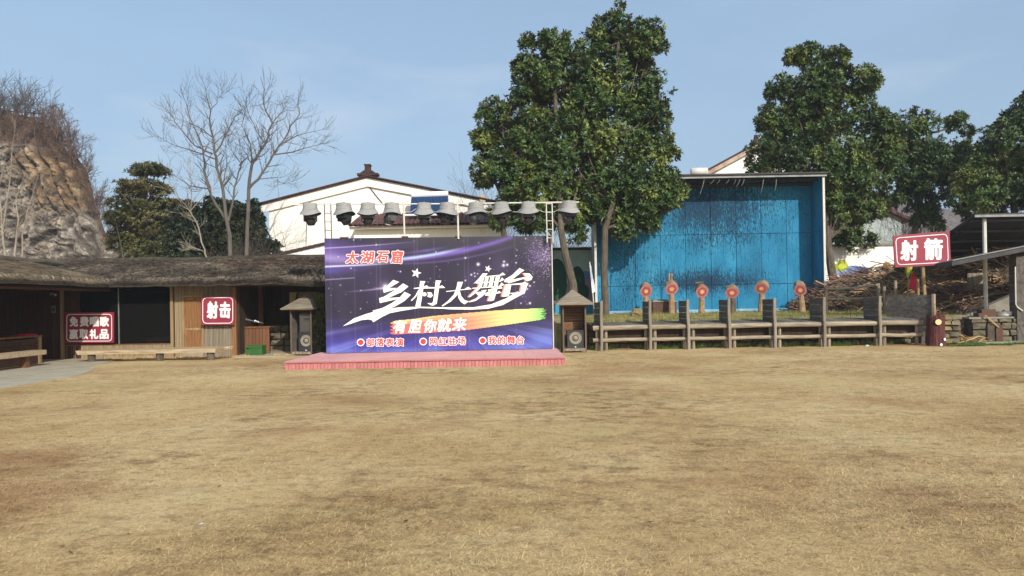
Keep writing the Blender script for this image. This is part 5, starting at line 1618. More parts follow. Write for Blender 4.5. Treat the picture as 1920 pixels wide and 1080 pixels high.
def screen_proto():
    t = thing('divider_screen', 'x', 'screen', (0, 0, 0), 'wooden divider screens on the platform')
    MB().tube([(0, 0, -.05), (.012, 0, .6), (-.01, 0, 1.2), (0, 0, 1.70)], [.058, .052, .055, .05], 6).build('front_post', M['paleboard'], t)
    for k in range(6):
        h = 1.24 / 6
        piece('board', M['darkboard'], (-.03, .62, .42 + h * (k + .5)), (.035, 1.14, h - .012), t)
    MB().span((.0, 1.1, 0), (.07, 1.18, 1.6)).build('back_post', M['darkboard'], t)
    return t
scr = screen_proto()
rr = random.Random(8)
for i, px in enumerate(PX):
    o = scr if i == 0 else copy_tree(scr)
    g = P(px, 650, YF - .22)
    o.location = (g.x, YF - .22, 0)
    o.rotation_euler = (rr.uniform(-.01, .01), rr.uniform(-.015, .015), [.06, .0, 0, -.03, -.03, -.02, -.04][i])
    o['label'] = SCL[i]
# the wide end screen
t = thing('divider_screen', 'wide dark board screen closing the right end of the platform', 'screen', (P(1710, 620, 26.6).x, 26.6, 0), 'wooden divider screens on the platform')
xa, xb = P(1674, 600, 26.9).x, P(1743, 600, 26.1).x
zt, zb_ = P(1710, 553, 26.5).z, P(1720, 627, 26.5).z
for k in range(5):
    h = (zt - zb_) / 5
    a_, b_ = Vector((xa, 27.3, 0)), Vector((xb, 26.0, 0))
    z0, z1 = zb_ + h * k + .006, zb_ + h * (k + 1) - .006
    nn = Vector((-(b_.y - a_.y), b_.x - a_.x, 0)).normalized() * .035
    if nn.y < 0: nn = -nn
    q = [a_, b_, b_ + nn, a_ + nn]
    MB().hexa([(v.x, v.y, z0) for v in q], [(v.x, v.y, z1) for v in q]).build('board', M['darkboard'], t)
MB().tube([(xb + .07, 25.95, -.02), (xb + .07, 25.95, zt + .02)], .075, 7).build('front_post', M['logwood'], t)
MB().tube([(xb - .2, 26.2, -.02), (xb - .2, 26.2, zb_ + .1)], .09, 6).build('back_post', M['darkboard'], t)

# rail fence behind
Yf = 29.5
t = thing('rail_fence', 'two rail wooden fence right of the blue booth', 'fence', (P(1600, 570, Yf).x, Yf, bank_h(10, Yf)))
MB().tube([P(1548, 542, Yf), P(1600, 540, Yf), P(1646, 534, Yf)], .045, 6).build('rail', M['paleboard'], t)
MB().tube([P(1548, 561, Yf), P(1600, 560, Yf), P(1648, 559, Yf)], .045, 6).build('rail', M['paleboard'], t)
for px, yt, mt in ((1647, 531, 'paleboard'), (1658, 537, 'oldwood'), (1679, 526, 'oldwood'), (1549, 538, 'oldwood')):
    a_ = P(px, yt, Yf + .05); MB().tube([a_, (a_.x, a_.y, .9)], .065, 7).build('post', M[mt], t)
# flags
def flag(name, label, mt, poly, Y, pole):
    a_ = [P(x, y, Y) for x, y in pole]
    t = thing(name, label, 'flag', (a_[-1].x, Y, a_[-1].z))
    MB().tube(a_, .022, 6).build('pole', M['pole' if name == 'feather_flag' else 'postwood'], t)
    pts = [P(x, y, Y - .04 + .05 * math.sin(i * 2.1)) for i, (x, y) in enumerate(poly)]
    MB().poly(pts, (0, .008, 0)).build('cloth', M[mt], t)
flag('feather_flag', 'narrow white and blue feather flag at the left edge of the blue booth', 'flagwhite', [(1106, 492), (1109, 500), (1112, 520), (1117, 540), (1117, 546), (1111, 550), (1109, 530), (1107, 510)], 30.0, [(1106, 491), (1111, 540), (1117, 606)])
flag('pennant', 'small red pennant in front of the branch pile under the sign', 'redcloth', [(1712, 511), (1722, 527), (1724, 546), (1722, 551), (1702, 536)], 27.6, [(1712, 509), (1703, 536), (1704, 560)])
flag('pennant', 'yellow green cloth hanging behind the red pennant', 'lime', [(1697, 500), (1712, 500), (1708, 512), (1702, 522), (1699, 512)], 28.2, [(1705, 498), (1703, 540)])
# litter
for px, py, w, lb in ((1526, 646, .28, 'crumpled white paper at the foot of a divider screen'), (1627, 650, .16, 'small white scrap of litter under the right end of the platform'), (376, 985, .04, 'tiny pale scrap on the open lawn at left')):
    p = G(px, py)
    m = MB()
    m.add([p + Vector((-w / 2, 0, .005)), p + Vector((w * .1, -.08 * w / .28, .008)), p + Vector((w / 2, .02, w * .25)), p + Vector((w * .1, .1 * w / .28, w * .45)), p + Vector((-w * .3, .05, w * .3))], [(0, 1, 3, 4), (1, 2, 3), (0, 4, 3)])
    tag(m.build('litter', M['plastic'], None, loc=p), lb, 'litter')

# ------------------------------------------------------------------ right hand end: bin, steps, stone hearth, sheds
p = G(1756, 648)
t = thing('stump_bin', 'maroon litter bin shaped like a tree stump with pale cut branches', 'bin', p)
def wb(i, a, r, z):
    return r * (1 + .05 * math.sin(5 * a + z * 2) + .03 * math.sin(11 * a) + (.12 * max(0, math.sin(4 * a)) if i < 2 else 0)), z + (.03 * math.sin(3 * a) if i >= 4 else 0)
MB().lathe([(.31, 0), (.29, .06), (.275, .4), (.27, .8), (.275, 1.0), (.26, 1.03), (.22, 1.0), (.22, .8)], p, 30, wb).build('trunk', M['stump'], t)
cutm = flat('cut wood', lin(226, 206, 150))
for an, z, r, mt in ((-1.85, .80, .095, cutm), (-1.2, .22, .05, M['white']), (-1.62, .05, .045, M['white'])):
    d = Vector((math.cos(an), math.sin(an), 0))
    c = p + d * .26 + Vector((0, 0, z))
    MB().tube([c, c + d * .06], r * 1.12, 12).build('branch_stub', M['stump'], t)
    MB().tube([c + d * .055, c + d * .066], r, 12).build('cut_face', mt, t)
MB().tube([p + Vector((-.02, .05, 1.02)), p + Vector((-.03, .05, 1.3))], [.05, .04], 8).build('handle', M['logbark'], t)

t = thing('stone_steps', 'rough tan stone steps climbing beside the stump bin', 'steps', (P(1785, 640, 25.9).x, 25.9, 0))
r = random.Random(20)
for k in range(5):
    y = 25.3 + .3 * k
    z0, z1 = .195 * k, .195 * (k + 1)
    xs_ = [P(1762 + k, 620, y).x, P(1783 + r.uniform(-3, 3), 620, y).x, P(1797 + 2 * k + r.uniform(-2, 2), 620, y).x]
    for q in range(2):
        a_, b_ = xs_[q] + .01, xs_[q + 1] - .015
        jt = lambda s_=.03: r.uniform(-s_, s_)
        zt_ = z1 + jt(.02)
        th = .125 + jt(.02)
        MB().hexa([(a_ + jt(), y + jt() - .05, zt_ - th), (b_ + jt(), y + jt() - .05, zt_ - th + jt(.015)), (b_, y + .4, zt_ - th), (a_, y + .4, zt_ - th)],
                  [(a_ + jt(), y + jt() - .04, zt_), (b_ + jt(), y + jt() - .03, zt_ + jt(.02)), (b_, y + .4, zt_), (a_, y + .4, zt_)]).build('step_stone', M['stonetan' if q == 0 else 'stoneshade'], t)  # right hand stones take a darker colour as painted shade
    MB().span((xs_[0] + .03, y + .05, -.03), (xs_[2] - .03, y + .45, z1 - .13)).build('riser', M['mortar'], t)
def hearth():
    Y = 26.2
    xa = P(1818, 640, Y).x
    t = thing('stone_hearth', 'shaded stone outdoor hearth wall with flat top under the right awning', 'hearth', (xa + 1.5, Y, 0))
    zt = P(1870, 594, Y).z
    stone_wall(t, xa, xa + 4.0, Y, .0, zt - .06, 'stoneshade', 17, course=.22, wid=(.3, .6), depth=.25)  # awning shade is coloured into these stones
    MB().span((xa - .05, Y - .1, zt - .06), (xa + 4, Y + 1.2, zt)).build('top_slab', M['concrete'], t)
    for px in (1856, 1872):
        c = P(px, 625, Y - .14)
        MB().span((c.x - .12, Y - .22, .02), (c.x + .12, Y - .12, .62)).build('fire_door', M['mortar' if px < 1860 else 'brick'], t)
    # sloping concrete cheek
    q = [(P(1806, 596, Y + 1.3).x, P(1806, 593, Y + 1.3).z), (P(1900, 552, Y + 1.3).x, P(1900, 552, Y + 1.3).z), (P(1960, 540, Y + 1.3).x, P(1960, 530, Y + 1.3).z), (P(1960, 596, Y + 1.3).x, 0), (P(1806, 596, Y + 1.3).x, 0)]
    MB().poly([(x, Y + 1.25, z) for x, z in q], (0, .3, 0)).build('ramp_wall', M['concrete'], t)
    for i, (px, w, h0, h1) in enumerate(((1847, .62, 0, .13), (1855, .5, .135, .26))):
        c = P(px, 590, Y + .3)
        piece('brick', M['brick'], (c.x - (.1 if i else 0), Y + .3, zt + (h0 + h1) / 2 + .003), (w, .3, h1 - h0), t)
    c = P(1884, 588, Y + .35)
    b_ = thing('wash_basin', 'white enamel basin on the stone hearth', 'basin', (c.x, Y + .35, zt))
    MB().lathe([(.001, .005), (.26, .005), (.29, .06), (.31, .17), (.325, .175), (.295, .17), (.27, .06), (.25, .02), (.001, .02)], (c.x, Y + .35, zt), 24).build('bowl', M['white'], b_, smooth=True)
    MB().tube([(c.x, Y + .45, zt + .15), (c.x, Y + .45, zt + .2), (c.x + .05, Y + .4, zt + .22)], .02, 6).build('handle', M['black'], b_)
    st = MB().tube([P(1846, 591, Y - .2), P(1873, 614, Y - .25)], .03, 6).build('stick', M['logbark'], None, loc=P(1873, 614, Y - .25))
    tag(st, 'bare pole leaning against the stone hearth', 'stick')
hearth()
def awnings():
    # upper open shed
    Y = 27.2
    a_, b_ = P(1828, 404.5, Y), P(2050, 398, Y)
    bl = Vector((a_.x, 33.0, a_.z - (5.8 / 2.35) * .70 + .35))
    br = Vector((b_.x, 33.0, bl.z + (b_.z - a_.z)))
    t = thing('open_shed', 'dark corrugated roof on slim steel posts over the branch piles', 'shed', (a_.x + 1, Y + 1, 0))
    bl.z = a_.z - 1.75; br.z = bl.z + .05
    MB().hexa([a_, b_, br, bl], [a_ + Vector((0, 0, .06)), b_ + Vector((0, 0, .06)), br + Vector((0, 0, .06)), bl + Vector((0, 0, .06))]).build('roof_sheet', M['corr'], t)
    MB().span((a_.x - .02, Y - .05, a_.z - .06), (b_.x, Y - .01, a_.z + .02)).build('fascia', M['steel'], t)
    MB().tube([a_ + Vector((.25, 1.2, -.45)), bl + Vector((.3, 0, -.05))], .05, 5).build('rafter', M['corr'], t)
    for i in range(6):
        y = Y + .3 + i
        z = a_.z - 1.75 * (y - Y) / 5.8
        MB().span((a_.x + .05, y, z - .11), (b_.x, y + .06, z - .03)).build('purlin', M['corr'], t)
    ps = P(1846, 415, Y + .25)
    pb = P(1849, 567, Y + .25)
    MB().tube([ps + Vector((0, 0, .1)), Vector((pb.x, pb.y, .0))], .07, 8).build('post', M['pole'], t)
    MB().tube([Vector((ps.x + .3, 32.5, 2.9)), Vector((ps.x + .3, 32.5, .5))], .06, 8).build('post', M['steel'], t)
    # side planks between posts
    MB().span((P(1815, 520, 29.8).x, 29.8, .9), (P(1846, 520, 29.8).x, 29.85, P(1830, 512, 29.8).z)).build('side_board', M['oldwood'], t)
    # lower awning
    Y = 25.6
    t = thing('tin_awning', 'low sloping tin awning over the stone hearth at the right edge', 'awning', (P(1920, 600, 26).x, 26.5, 0))
    a_, b_ = P(1787, 489, Y), P(2030, 441, Y)
    lo = [a_, b_, b_ + Vector((0, 2.4, -.12)), a_ + Vector((0, 2.4, -.12))]
    MB().hexa(lo, [q + Vector((0, 0, .03)) for q in lo]).build('roof_sheet', M['steel'], t)
    MB().hexa([q + Vector((0, .05, -.17)) for q in lo], [q + Vector((0, .05, -.003)) for q in lo[:2]] + [q + Vector((0, .0, -.003)) for q in lo[2:]]).build('roof_frame', M['corr'], t)
    px_ = P(1912, 520, Y + .5)
    MB().span((px_.x - .17, Y + .4, 0), (px_.x + .25, Y + .8, 3.0)).build('post', M['darkboard'], t)
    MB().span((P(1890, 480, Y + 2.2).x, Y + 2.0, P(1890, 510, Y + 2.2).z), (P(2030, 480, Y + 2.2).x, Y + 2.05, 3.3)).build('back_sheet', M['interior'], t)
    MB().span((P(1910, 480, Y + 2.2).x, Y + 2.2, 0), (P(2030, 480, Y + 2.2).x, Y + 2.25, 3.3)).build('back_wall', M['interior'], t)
    MB().tube([P(1904, 500, Y + .35), P(1905, 570, Y + .35), P(1908, 576, Y + .35), P(1918, 583, Y + .35)], .025, 6).build('conduit', M['pole'], t)
awnings()
# ------------------------------------------------------------------ stacks of branches
def pile(label, c, dims, n, mt, L_=(.8, 2.2), rad=(.012, .03), spread=1.0, seed=1, nbig=14, bigmt='stick', top=None):
    t = thing('branch_pile', label, 'branch pile', c)
    r = random.Random(seed)
    def put(mb, big):
        a = r.uniform(0, 2 * math.pi); rr_ = math.sqrt(r.random())
        x = c[0] + math.cos(a) * rr_ * dims[0] / 2; y = c[1] + math.sin(a) * rr_ * dims[1] / 2
        hh = dims[2] * max(.12, (1 - rr_ ** 2.2)) * (.8 + .35 * noise.noise((x * .9, y * .9, seed)))
        z = c[2] + (hh * (1 - r.random() ** 2 * .5) if not big else hh * r.uniform(.6, 1.05))
        th = r.gauss(0, .5 * spread); ph = r.gauss(0, .28)
        d = Vector((math.cos(th) * math.cos(ph), math.sin(th) * math.cos(ph), math.sin(ph)))
        l = r.uniform(*L_) * (1.0 if not big else 1.2)
        k = Vector((r.gauss(0, .08), r.gauss(0, .08), r.gauss(0, .1))) * l
        p0, p1 = Vector((x, y, z)) - d * l / 2, Vector((x, y, z)) + d * l / 2
        p0.z = max(p0.z, c[2] + .02); p1.z = max(p1.z, c[2] + .02)
        q = r.uniform(*rad) * (1 if not big else 1.9)
        mb.tube([p0, (p0 + p1) / 2 + k, p1], [q, q * .8, q * .45], 4, cap=big)
    # earth-dark core so that one does not look through
    m = MB().lathe([(dims[0] * .46, 0), (dims[0] * .40, dims[2] * .45), (dims[0] * .2, dims[2] * .72), (.01, dims[2] * .78)], (0, 0, 0), 14)
    m.v = [(c[0] + x, c[1] + y * dims[1] / dims[0], c[2] + z) for x, y, z in m.v]
    m.build('core', M['mortar'], t)
    m = MB()
    for _ in range(n): put(m, False)
    m.build('sticks', M[mt], t, kind='stuff')
    for _ in range(nbig):
        m = MB(); put(m, True); m.build('branch', M[bigmt], t)
    return t
def pc(px, Y):
    x = P(px, 570, Y).x
    return (x, Y, bank_h(x, Y))
pile('dark heap of branches against the white mural wall', pc(1610, 35.0), (5.0, 2.6, 2.15), 1400, 'stickdark', spread=.5, seed=3)
pile('tan brushwood heap right behind the red pennant', pc(1700, 33.0), (4.0, 2.6, 2.4), 1400, 'stick', spread=1.4, seed=4, nbig=8)
pile('broad heap of pale dry brushwood left of the open shed post', pc(1778, 32.0), (4.4, 3.0, 3.1), 2600, 'brush', spread=1.2, L_=(.5, 1.6), rad=(.008, .02), seed=5, nbig=16)
pile('heap of cut branches under the open shed roof', pc(1880, 31.0), (4.4, 2.6, 3.6), 2300, 'stick', spread=1.5, L_=(.4, 1.4), rad=(.015, .04), seed=6, nbig=16)
pile('low tangle of fallen branches above the stone steps', pc(1790, 29.3), (3.0, 1.6, 1.1), 420, 'stickdark', spread=1.3, seed=7, nbig=18)
tw = pile('few thin twigs on the ground beside the stone steps', (P(1806, 645, 26.1).x, 26.0, 0.0), (1.5, .5, .16), 40, 'brush', L_=(.5, 1.2), spread=.7, seed=9, nbig=5)

# ------------------------------------------------------------------ evergreen trees
def leaf_mesh(name, pos, nrm, L_, W_, nl, mt, parent, seed, kind='stuff', fold=.25, droop=(.6, 1.3)):
    """rosettes of folded leaves; all arrays at once"""
    rg = np.random.default_rng(seed)
    n = len(pos)
    pos = np.repeat(pos, nl, 0); ax = np.repeat(nrm, nl, 0)
    N_ = len(pos)
    ax = ax / np.linalg.norm(ax, axis=1, keepdims=True)
    ref = np.where(np.abs(ax[:, 2:3]) > .9, np.array([[1., 0, 0]]), np.array([[0, 0, 1.]]))
    e1 = np.cross(ax, ref); e1 /= np.linalg.norm(e1, axis=1, keepdims=True)
    e2 = np.cross(ax, e1)
    phi = (np.tile(np.arange(nl), n) / nl * 2 * math.pi + rg.uniform(0, .9, N_))[:, None]
    th = rg.uniform(droop[0], droop[1], N_)[:, None]
    rad = e1 * np.cos(phi) + e2 * np.sin(phi)
    d = ax * np.cos(th) + rad * np.sin(th)
    up = ax * np.sin(th) - rad * np.cos(th)
    sd = np.cross(d, up)
    l = rg.uniform(L_[0], L_[1], N_)[:, None]; w = rg.uniform(W_[0], W_[1], N_)[:, None]
    base = pos + d * l * .08 + rg.normal(0, .02, (N_, 3))
    V = np.empty((N_, 4, 3))
    V[:, 0] = base
    V[:, 1] = base + d * l * .55 + sd * w + up * w * fold
    V[:, 2] = base + d * l - up * l * .08
    V[:, 3] = base + d * l * .55 - sd * w + up * w * fold
    off = np.array(wloc(parent))
    me = bpy.data.meshes.new(name)
    me.vertices.add(N_ * 4); me.vertices.foreach_set('co', (V - off).astype(np.float32).ravel())
    tri = np.array([0, 1, 2, 0, 2, 3])[None] + 4 * np.arange(N_)[:, None]
    me.loops.add(N_ * 6); me.loops.foreach_set('vertex_index', tri.astype(np.int32).ravel())
    me.polygons.add(N_ * 2); me.polygons.foreach_set('loop_start', np.arange(0, N_ * 6, 3, dtype=np.int32))
    me.update(calc_edges=True); me.materials.append(mt)
    o = bpy.data.objects.new(name, me); COL.objects.link(o); o.parent = parent
    if kind: o['kind'] = kind
    return o

def blobs3(blobs, Y, rg, ydep=1.0, sat=4):
    out = []
    for b in blobs:
        px, py, rx = b[:3]; ry = b[3] if len(b) > 3 else rx
        yy = Y + rg.normal(0, .35) * ydep * rx * Y / F
        c = P(px, py, yy)
        R_, Z_ = rx * yy / F, ry * yy / F
        out.append((np.array(c), R_ * .93, Z_ * .93))
        for _ in range(sat):                       # smaller boughs that stick out
            q = rg.normal(0, 1, 3); q[2] = q[2] * .8 + .15; q /= np.linalg.norm(q)
            s_ = rg.uniform(.26, .42)
            out.append((np.array(c) + q * np.array([R_, R_ * ydep, Z_]) * rg.uniform(.82, 1.02), R_ * s_, Z_ * s_))
    return out

def crown_points(bl, dens, rg, ydep=1.0, inner=.35, gap=.32):
    """points near the skin of the blobs, knocked into clumps so that sky shows between"""
    P_, N_ = [], []
    for c, rx, rz in bl:
        ry = (rx + rz) / 2 * ydep
        n = int(dens * (rx * rz + rx * ry + ry * rz) / 3 * 4 * math.pi)
        q = rg.normal(0, 1, (n, 3)); q /= np.linalg.norm(q, axis=1, keepdims=True)
        rad = np.where(rg.random(n) < inner, rg.uniform(.3, .85, n), rg.uniform(.85, 1.08, n))
        p = c + q * rad[:, None] * np.array([rx, ry, rz])
        k = np.array([noise.noise(Vector(x) * 1.1) + .7 * noise.noise(Vector(x) * 2.6) for x in p])
        keep = k > -gap
        P_.append(p[keep]); N_.append(q[keep])
    return np.concatenate(P_), np.concatenate(N_)

def evergreen(name, label, cat, base, trunk, blobs, Y, seed, dens=40.0, L_=(.10, .24), W_=(.026, .05), nl=9, mt='leaf', tr=.2, ydep=1.0, gap=.21, inner=.42, group=None, limbs=True, upb=.55, barkm='bark', sat=4):
    rg = np.random.default_rng(seed)
    t = thing(name, label, cat, base, group)
    bl = blobs3(blobs, Y, rg, ydep, sat)
    pts, nr = crown_points(bl, dens, rg, ydep, inner, gap)
    nr = nr + np.array([0, 0, upb]) + rg.normal(0, .35, nr.shape)
    leaf_mesh('crown', pts, nr, L_, W_, nl, M[mt], t, seed)
    tp = [Vector(q) for q in trunk]
    m = MB().tube(tp, [tr * (1 - .55 * i / max(1, len(tp) - 1)) for i in range(len(tp))], 10)
    m.build('trunk', M[barkm], t)
    if limbs:
        m = MB()
        for c, rx, rz in bl:
            if rx < .35 and len(bl) > 20 and mt == 'leaf': continue
            c = Vector(c)
            if mt == 'leaf' and c.z < tp[0].z + 5.8 and math.hypot(c.x - tp[0].x, c.y - tp[0].y) > .9: continue
            # leave the trunk below the blob
            best = min(tp, key=lambda q: (q - c).length + 4 * max(0.0, q.z - (c.z - .55 * math.hypot(q.x - c.x, q.y - c.y))))
            mid = best.lerp(c, .5) + Vector((0, 0, -.12 * (c - best).length))
            m.tube([best, mid, c], [tr * .32, tr * .2, tr * .08], 6)
            for k in range(5):
                d = Vector(rg.normal(0, 1, 3)); d.normalize()
                m.tube([c, c + Vector((d.x * rx, d.y * rx, d.z * rz)) * .85], [tr * .12, tr * .03], 4, cap=False)
        m.build('limbs', M[barkm], t)
    return t
def bp(px, Y):
    x = P(px, 570, Y).x
    return Vector((x, Y, bank_h(x, Y) if x > 1.7 else 0.0))

Y = 34.2
evergreen('magnolia_tree', 'left part of the great magnolia clump, its trunk half hidden by the banner', 'tree', bp(945, 33.8), [bp(947, 33.8) , P(947, 445, 33.8), P(943, 425, 33.8), P(950, 380, 34), P(950, 260, 34)],
    [(930, 222, 38), (948, 268, 46), (918, 318, 34), (968, 332, 50), (958, 385, 36), (935, 412, 18), (1000, 250, 46), (905, 262, 20), (905, 345, 14), (985, 415, 24)], Y, 21, tr=.17)
evergreen('magnolia_tree', 'magnolia with leaning trunk behind the right kiosk', 'tree', bp(1079, 32.5), [bp(1080, 32.5), P(1074, 530, 32.5), P(1061, 480, 32.5), P(1052, 430, 32.6), P(1050, 330, 33.2), P(1040, 160, 33.6)],
    [(992, 80, 16), (1035, 82, 26), (985, 128, 26), (1030, 140, 42), (1068, 190, 48), (1015, 200, 46), (1060, 265, 58), (1035, 335, 58), (1062, 390, 44), (1015, 415, 26), (1090, 405, 30), (980, 170, 24), (990, 290, 40), (1000, 370, 36), (1055, 60, 14), (1050, 110, 30)], Y - .6, 22, tr=.21)
evergreen('magnolia_tree', 'tallest magnolia with pointed top and straight trunk at the blue booth', 'tree', bp(1136, 33.2), [bp(1136, 33.2), P(1133, 500, 33.2), P(1135, 430, 33.2), P(1150, 380, 33.4), P(1155, 260, 33.6), P(1160, 80, 33.8)],
    [(1163, 8, 10), (1160, 30, 20), (1152, 66, 36), (1108, 88, 30), (1200, 78, 42), (1240, 86, 13), (1160, 130, 58), (1220, 165, 36), (1120, 180, 50), (1200, 215, 50), (1236, 222, 22), (1150, 262, 62), (1220, 290, 40), (1196, 335, 56), (1130, 345, 52), (1248, 340, 30), (1180, 385, 44), (1240, 365, 34), (1122, 398, 30), (1215, 412, 24), (1240, 260, 18), (1170, 420, 30), (1258, 362, 30), (1215, 375, 44), (1090, 300, 50), (1095, 220, 44), (1100, 140, 34), (1080, 430, 24), (1232, 190, 18)], Y - .2, 23, tr=.18)
Y = 37.4
evergreen('magnolia_tree', 'big magnolia behind the right edge of the blue booth', 'tree', bp(1578, 36.6), [bp(1580, 36.6), P(1572, 555, 36.6), P(1560, 510, 36.7), P(1552, 450, 36.9), P(1545, 350, 37.3), P(1540, 180, 37.4)],
    [(1490, 106, 17), (1520, 106, 26), (1566, 112, 26), (1618, 152, 30), (1465, 165, 26), (1530, 175, 48), (1588, 200, 52), (1648, 232, 30), (1450, 225, 33), (1510, 245, 52), (1432, 280, 33), (1480, 300, 38), (1560, 290, 58), (1630, 290, 46), (1585, 360, 38), (1640, 345, 32), (1575, 405, 26), (1606, 428, 22), (1632, 452, 13), (1420, 310, 22), (1655, 290, 26), (1600, 330, 40), (1670, 250, 24), (1560, 350, 36), (1650, 385, 24), (1575, 440, 20), (1550, 330, 40), (1500, 200, 40), (1560, 150, 40), (1580, 395, 36), (1610, 390, 34), (1562, 425, 22), (1600, 445, 20)], Y, 24, tr=.26)
evergreen('magnolia_tree', 'smaller magnolia above the sign with open ragged crown', 'tree', bp(1715, 41), [bp(1712, 41), P(1712, 460, 41), P(1722, 400, 41), P(1735, 330, 41), P(1740, 250, 41)],
    [(1700, 238, 30), (1738, 232, 24), (1782, 234, 14), (1800, 222, 13), (1690, 290, 38), (1742, 288, 38), (1795, 282, 24), (1720, 338, 36), (1772, 345, 28), (1745, 388, 24), (1722, 415, 14), (1756, 420, 14), (1680, 330, 22), (1815, 245, 10), (1760, 310, 40), (1700, 370, 26), (1800, 320, 30), (1670, 270, 24)], 41, 25, tr=.2, gap=.22)
evergreen('magnolia_tree', 'magnolia cut by the right edge of the picture over the open shed', 'tree', bp(1905, 37.5), [bp(1905, 37.5), P(1905, 460, 37.5), P(1902, 380, 37.5), P(1900, 250, 37.5)],
    [(1880, 258, 30), (1908, 228, 26), (1925, 200, 24), (1850, 282, 26), (1832, 312, 26), (1890, 318, 46), (1955, 270, 60), (1842, 362, 36), (1900, 372, 42), (1802, 368, 26), (1955, 360, 50), (1830, 395, 22), (1800, 330, 16), (1860, 345, 40), (1870, 395, 26), (1815, 350, 24)], 37.5, 26, tr=.24)

evergreen('cedar_tree', 'dark olive layered evergreen between the cliff and the bare trees', 'tree', (P(270, 560, 46).x, 46, 0), [(P(272, 560, 46).x, 46, 0), P(272, 400, 46), P(275, 305, 46)],
    [(276, 316, 30, 10), (300, 322, 20, 7), (255, 322, 18, 6), (270, 350, 40, 14), (300, 358, 22, 9), (245, 362, 22, 9), (225, 382, 30, 12), (272, 384, 40, 14), (318, 388, 34, 14), (238, 412, 40, 18), (300, 415, 50, 18), (260, 445, 56, 22), (320, 450, 40, 22), (225, 460, 22, 22), (280, 478, 60, 20)], 46, 31, dens=40, L_=(.16, .28), W_=(.03, .05), nl=9, mt='leafdull', tr=.2, gap=.2, inner=.4, upb=.9, sat=1)
for i, (lb, bb) in enumerate([('dark evergreen shrub behind the thatch left of the bare trees', [(350, 400, 22), (375, 415, 34), (345, 440, 34), (390, 455, 40), (355, 475, 40), (400, 392, 20)]), ('dark evergreen shrub behind the bare tree trunks beside the white house', [(430, 405, 28), (460, 420, 34), (440, 450, 42), (480, 460, 30), (500, 470, 22), (425, 480, 30), (470, 395, 18)])]):
    px = 370 if i == 0 else 455
    evergreen('evergreen_shrub', lb, 'shrub', (P(px, 560, 43).x, 43, 0), [(P(px, 560, 43).x, 43, 0), P(px, 480, 43), P(px, 420, 43)], bb, 43, 33 + i, dens=40, L_=(.13, .22), W_=(.035, .055), nl=9, mt='leafdark', tr=.12, gap=.3, inner=.4)
evergreen('bamboo_shrub', 'pale green leafy shrub in the gap between the kiosk and the banner', 'shrub', (P(602, 660, 25.5).x, 25.5, 0), [(P(602, 660, 25.5).x, 25.5, 0), P(602, 600, 25.5), P(602, 550, 25.5)],
    [(600, 560, 12), (604, 590, 12), (601, 620, 12), (605, 645, 12), (608, 575, 10), (598, 606, 9)], 25.5, 41, dens=110, L_=(.07, .14), W_=(.012, .02), nl=7, mt='leafdull', tr=.03, gap=.5, limbs=False)
for k, (px, y) in enumerate(((1162, 26.5), (1170, 26.4))):
    pass

# ------------------------------------------------------------------ bare trees
def twigs(m, p, d, l, r, depth, rg, nseg=3, spread=.55, up=.12, minr=.004):
    pts = [p]; rs = [r]
    q = p
    dd = d.copy()
    for i in range(nseg):
        dd = (dd + Vector((rg.gauss(0, .16), rg.gauss(0, .16), rg.gauss(0, .12) + up))).normalized()
        q = q + dd * l / nseg
        pts.append(q); rs.append(max(minr, r * (1 - .6 * (i + 1) / nseg)))
    m.tube(pts, rs, 4 if r > .02 else 3, cap=False)
    if depth > 0:
        for i in range(1, len(pts)):
            for _ in range(rg.choice((1, 1, 2))):
                a = Vector((rg.gauss(0, 1), rg.gauss(0, 1), rg.gauss(0, .6)))
                a = (a - dd * a.dot(dd)).normalized()
                nd = (dd + a * spread * rg.uniform(.7, 1.5)).normalized()
                twigs(m, pts[i], nd, l * rg.uniform(.45, .7), max(minr, rs[i] * .65), depth - 1, rg, nseg, spread, up, minr)

def bare_tree(label, base, limbs, Y, seed, r0=.16, mt='barkgrey', tw=.8, depth=2):
    rg = random.Random(seed)
    t = thing('bare_tree', label, 'tree', base)
    tr, br = MB(), MB()
    for k, (pts, r_) in enumerate(limbs):
        yo = 0 if k == 0 else rg.gauss(0, .5)
        W = []
        n = len(pts)
        for i, (x, y) in enumerate(pts):
            W.append(P(x, y, Y + yo * (i / max(1, n - 1)) * 1.6))
        # finer, slightly wavering line
        Q = []
        for i in range(n - 1):
            for s in (0, .33, .66):
                Q.append(W[i].lerp(W[i + 1], s) + (Vector((rg.gauss(0, .03), rg.gauss(0, .03), 0)) if i + s > 0 else Vector()))
        Q.append(W[-1])
        r_ = r_ * .82
        rs = [max(.009, r_ * (1 - .88 * i / (len(Q) - 1))) for i in range(len(Q))]
        (tr if k == 0 else br).tube(Q, rs, 7 if r_ > .06 else 5)
        s0 = int(len(Q) * (.45 if k == 0 else .2))
        for i in range(s0, len(Q)):
            d = (Q[i] - Q[i - 1]).normalized()
            for _ in range(2 if k == 0 else 2):
                a = Vector((rg.gauss(0, 1), rg.gauss(0, .6), rg.gauss(0, .7)))
                a = (a - d * a.dot(d)).normalized()
                twigs(br, Q[i], (d * .7 + a * .8).normalized(), tw * rg.uniform(.5, 1.3), max(.009, rs[i] * .5), depth - 1, rg, minr=.006)
        twigs(br, Q[-1], (Q[-1] - Q[-2]).normalized(), tw, .012, depth - 1, rg, minr=.006)
    tr.build('trunk', M[mt], t)
    br.build('branches', M[mt], t, kind='stuff')
    return t
C4 = lambda L_: [(290 + x / 3.176, 150 + y / 3.176) for x, y in L_]
Y = 37.0
b0 = P(432, 570, Y); b0.z = 0
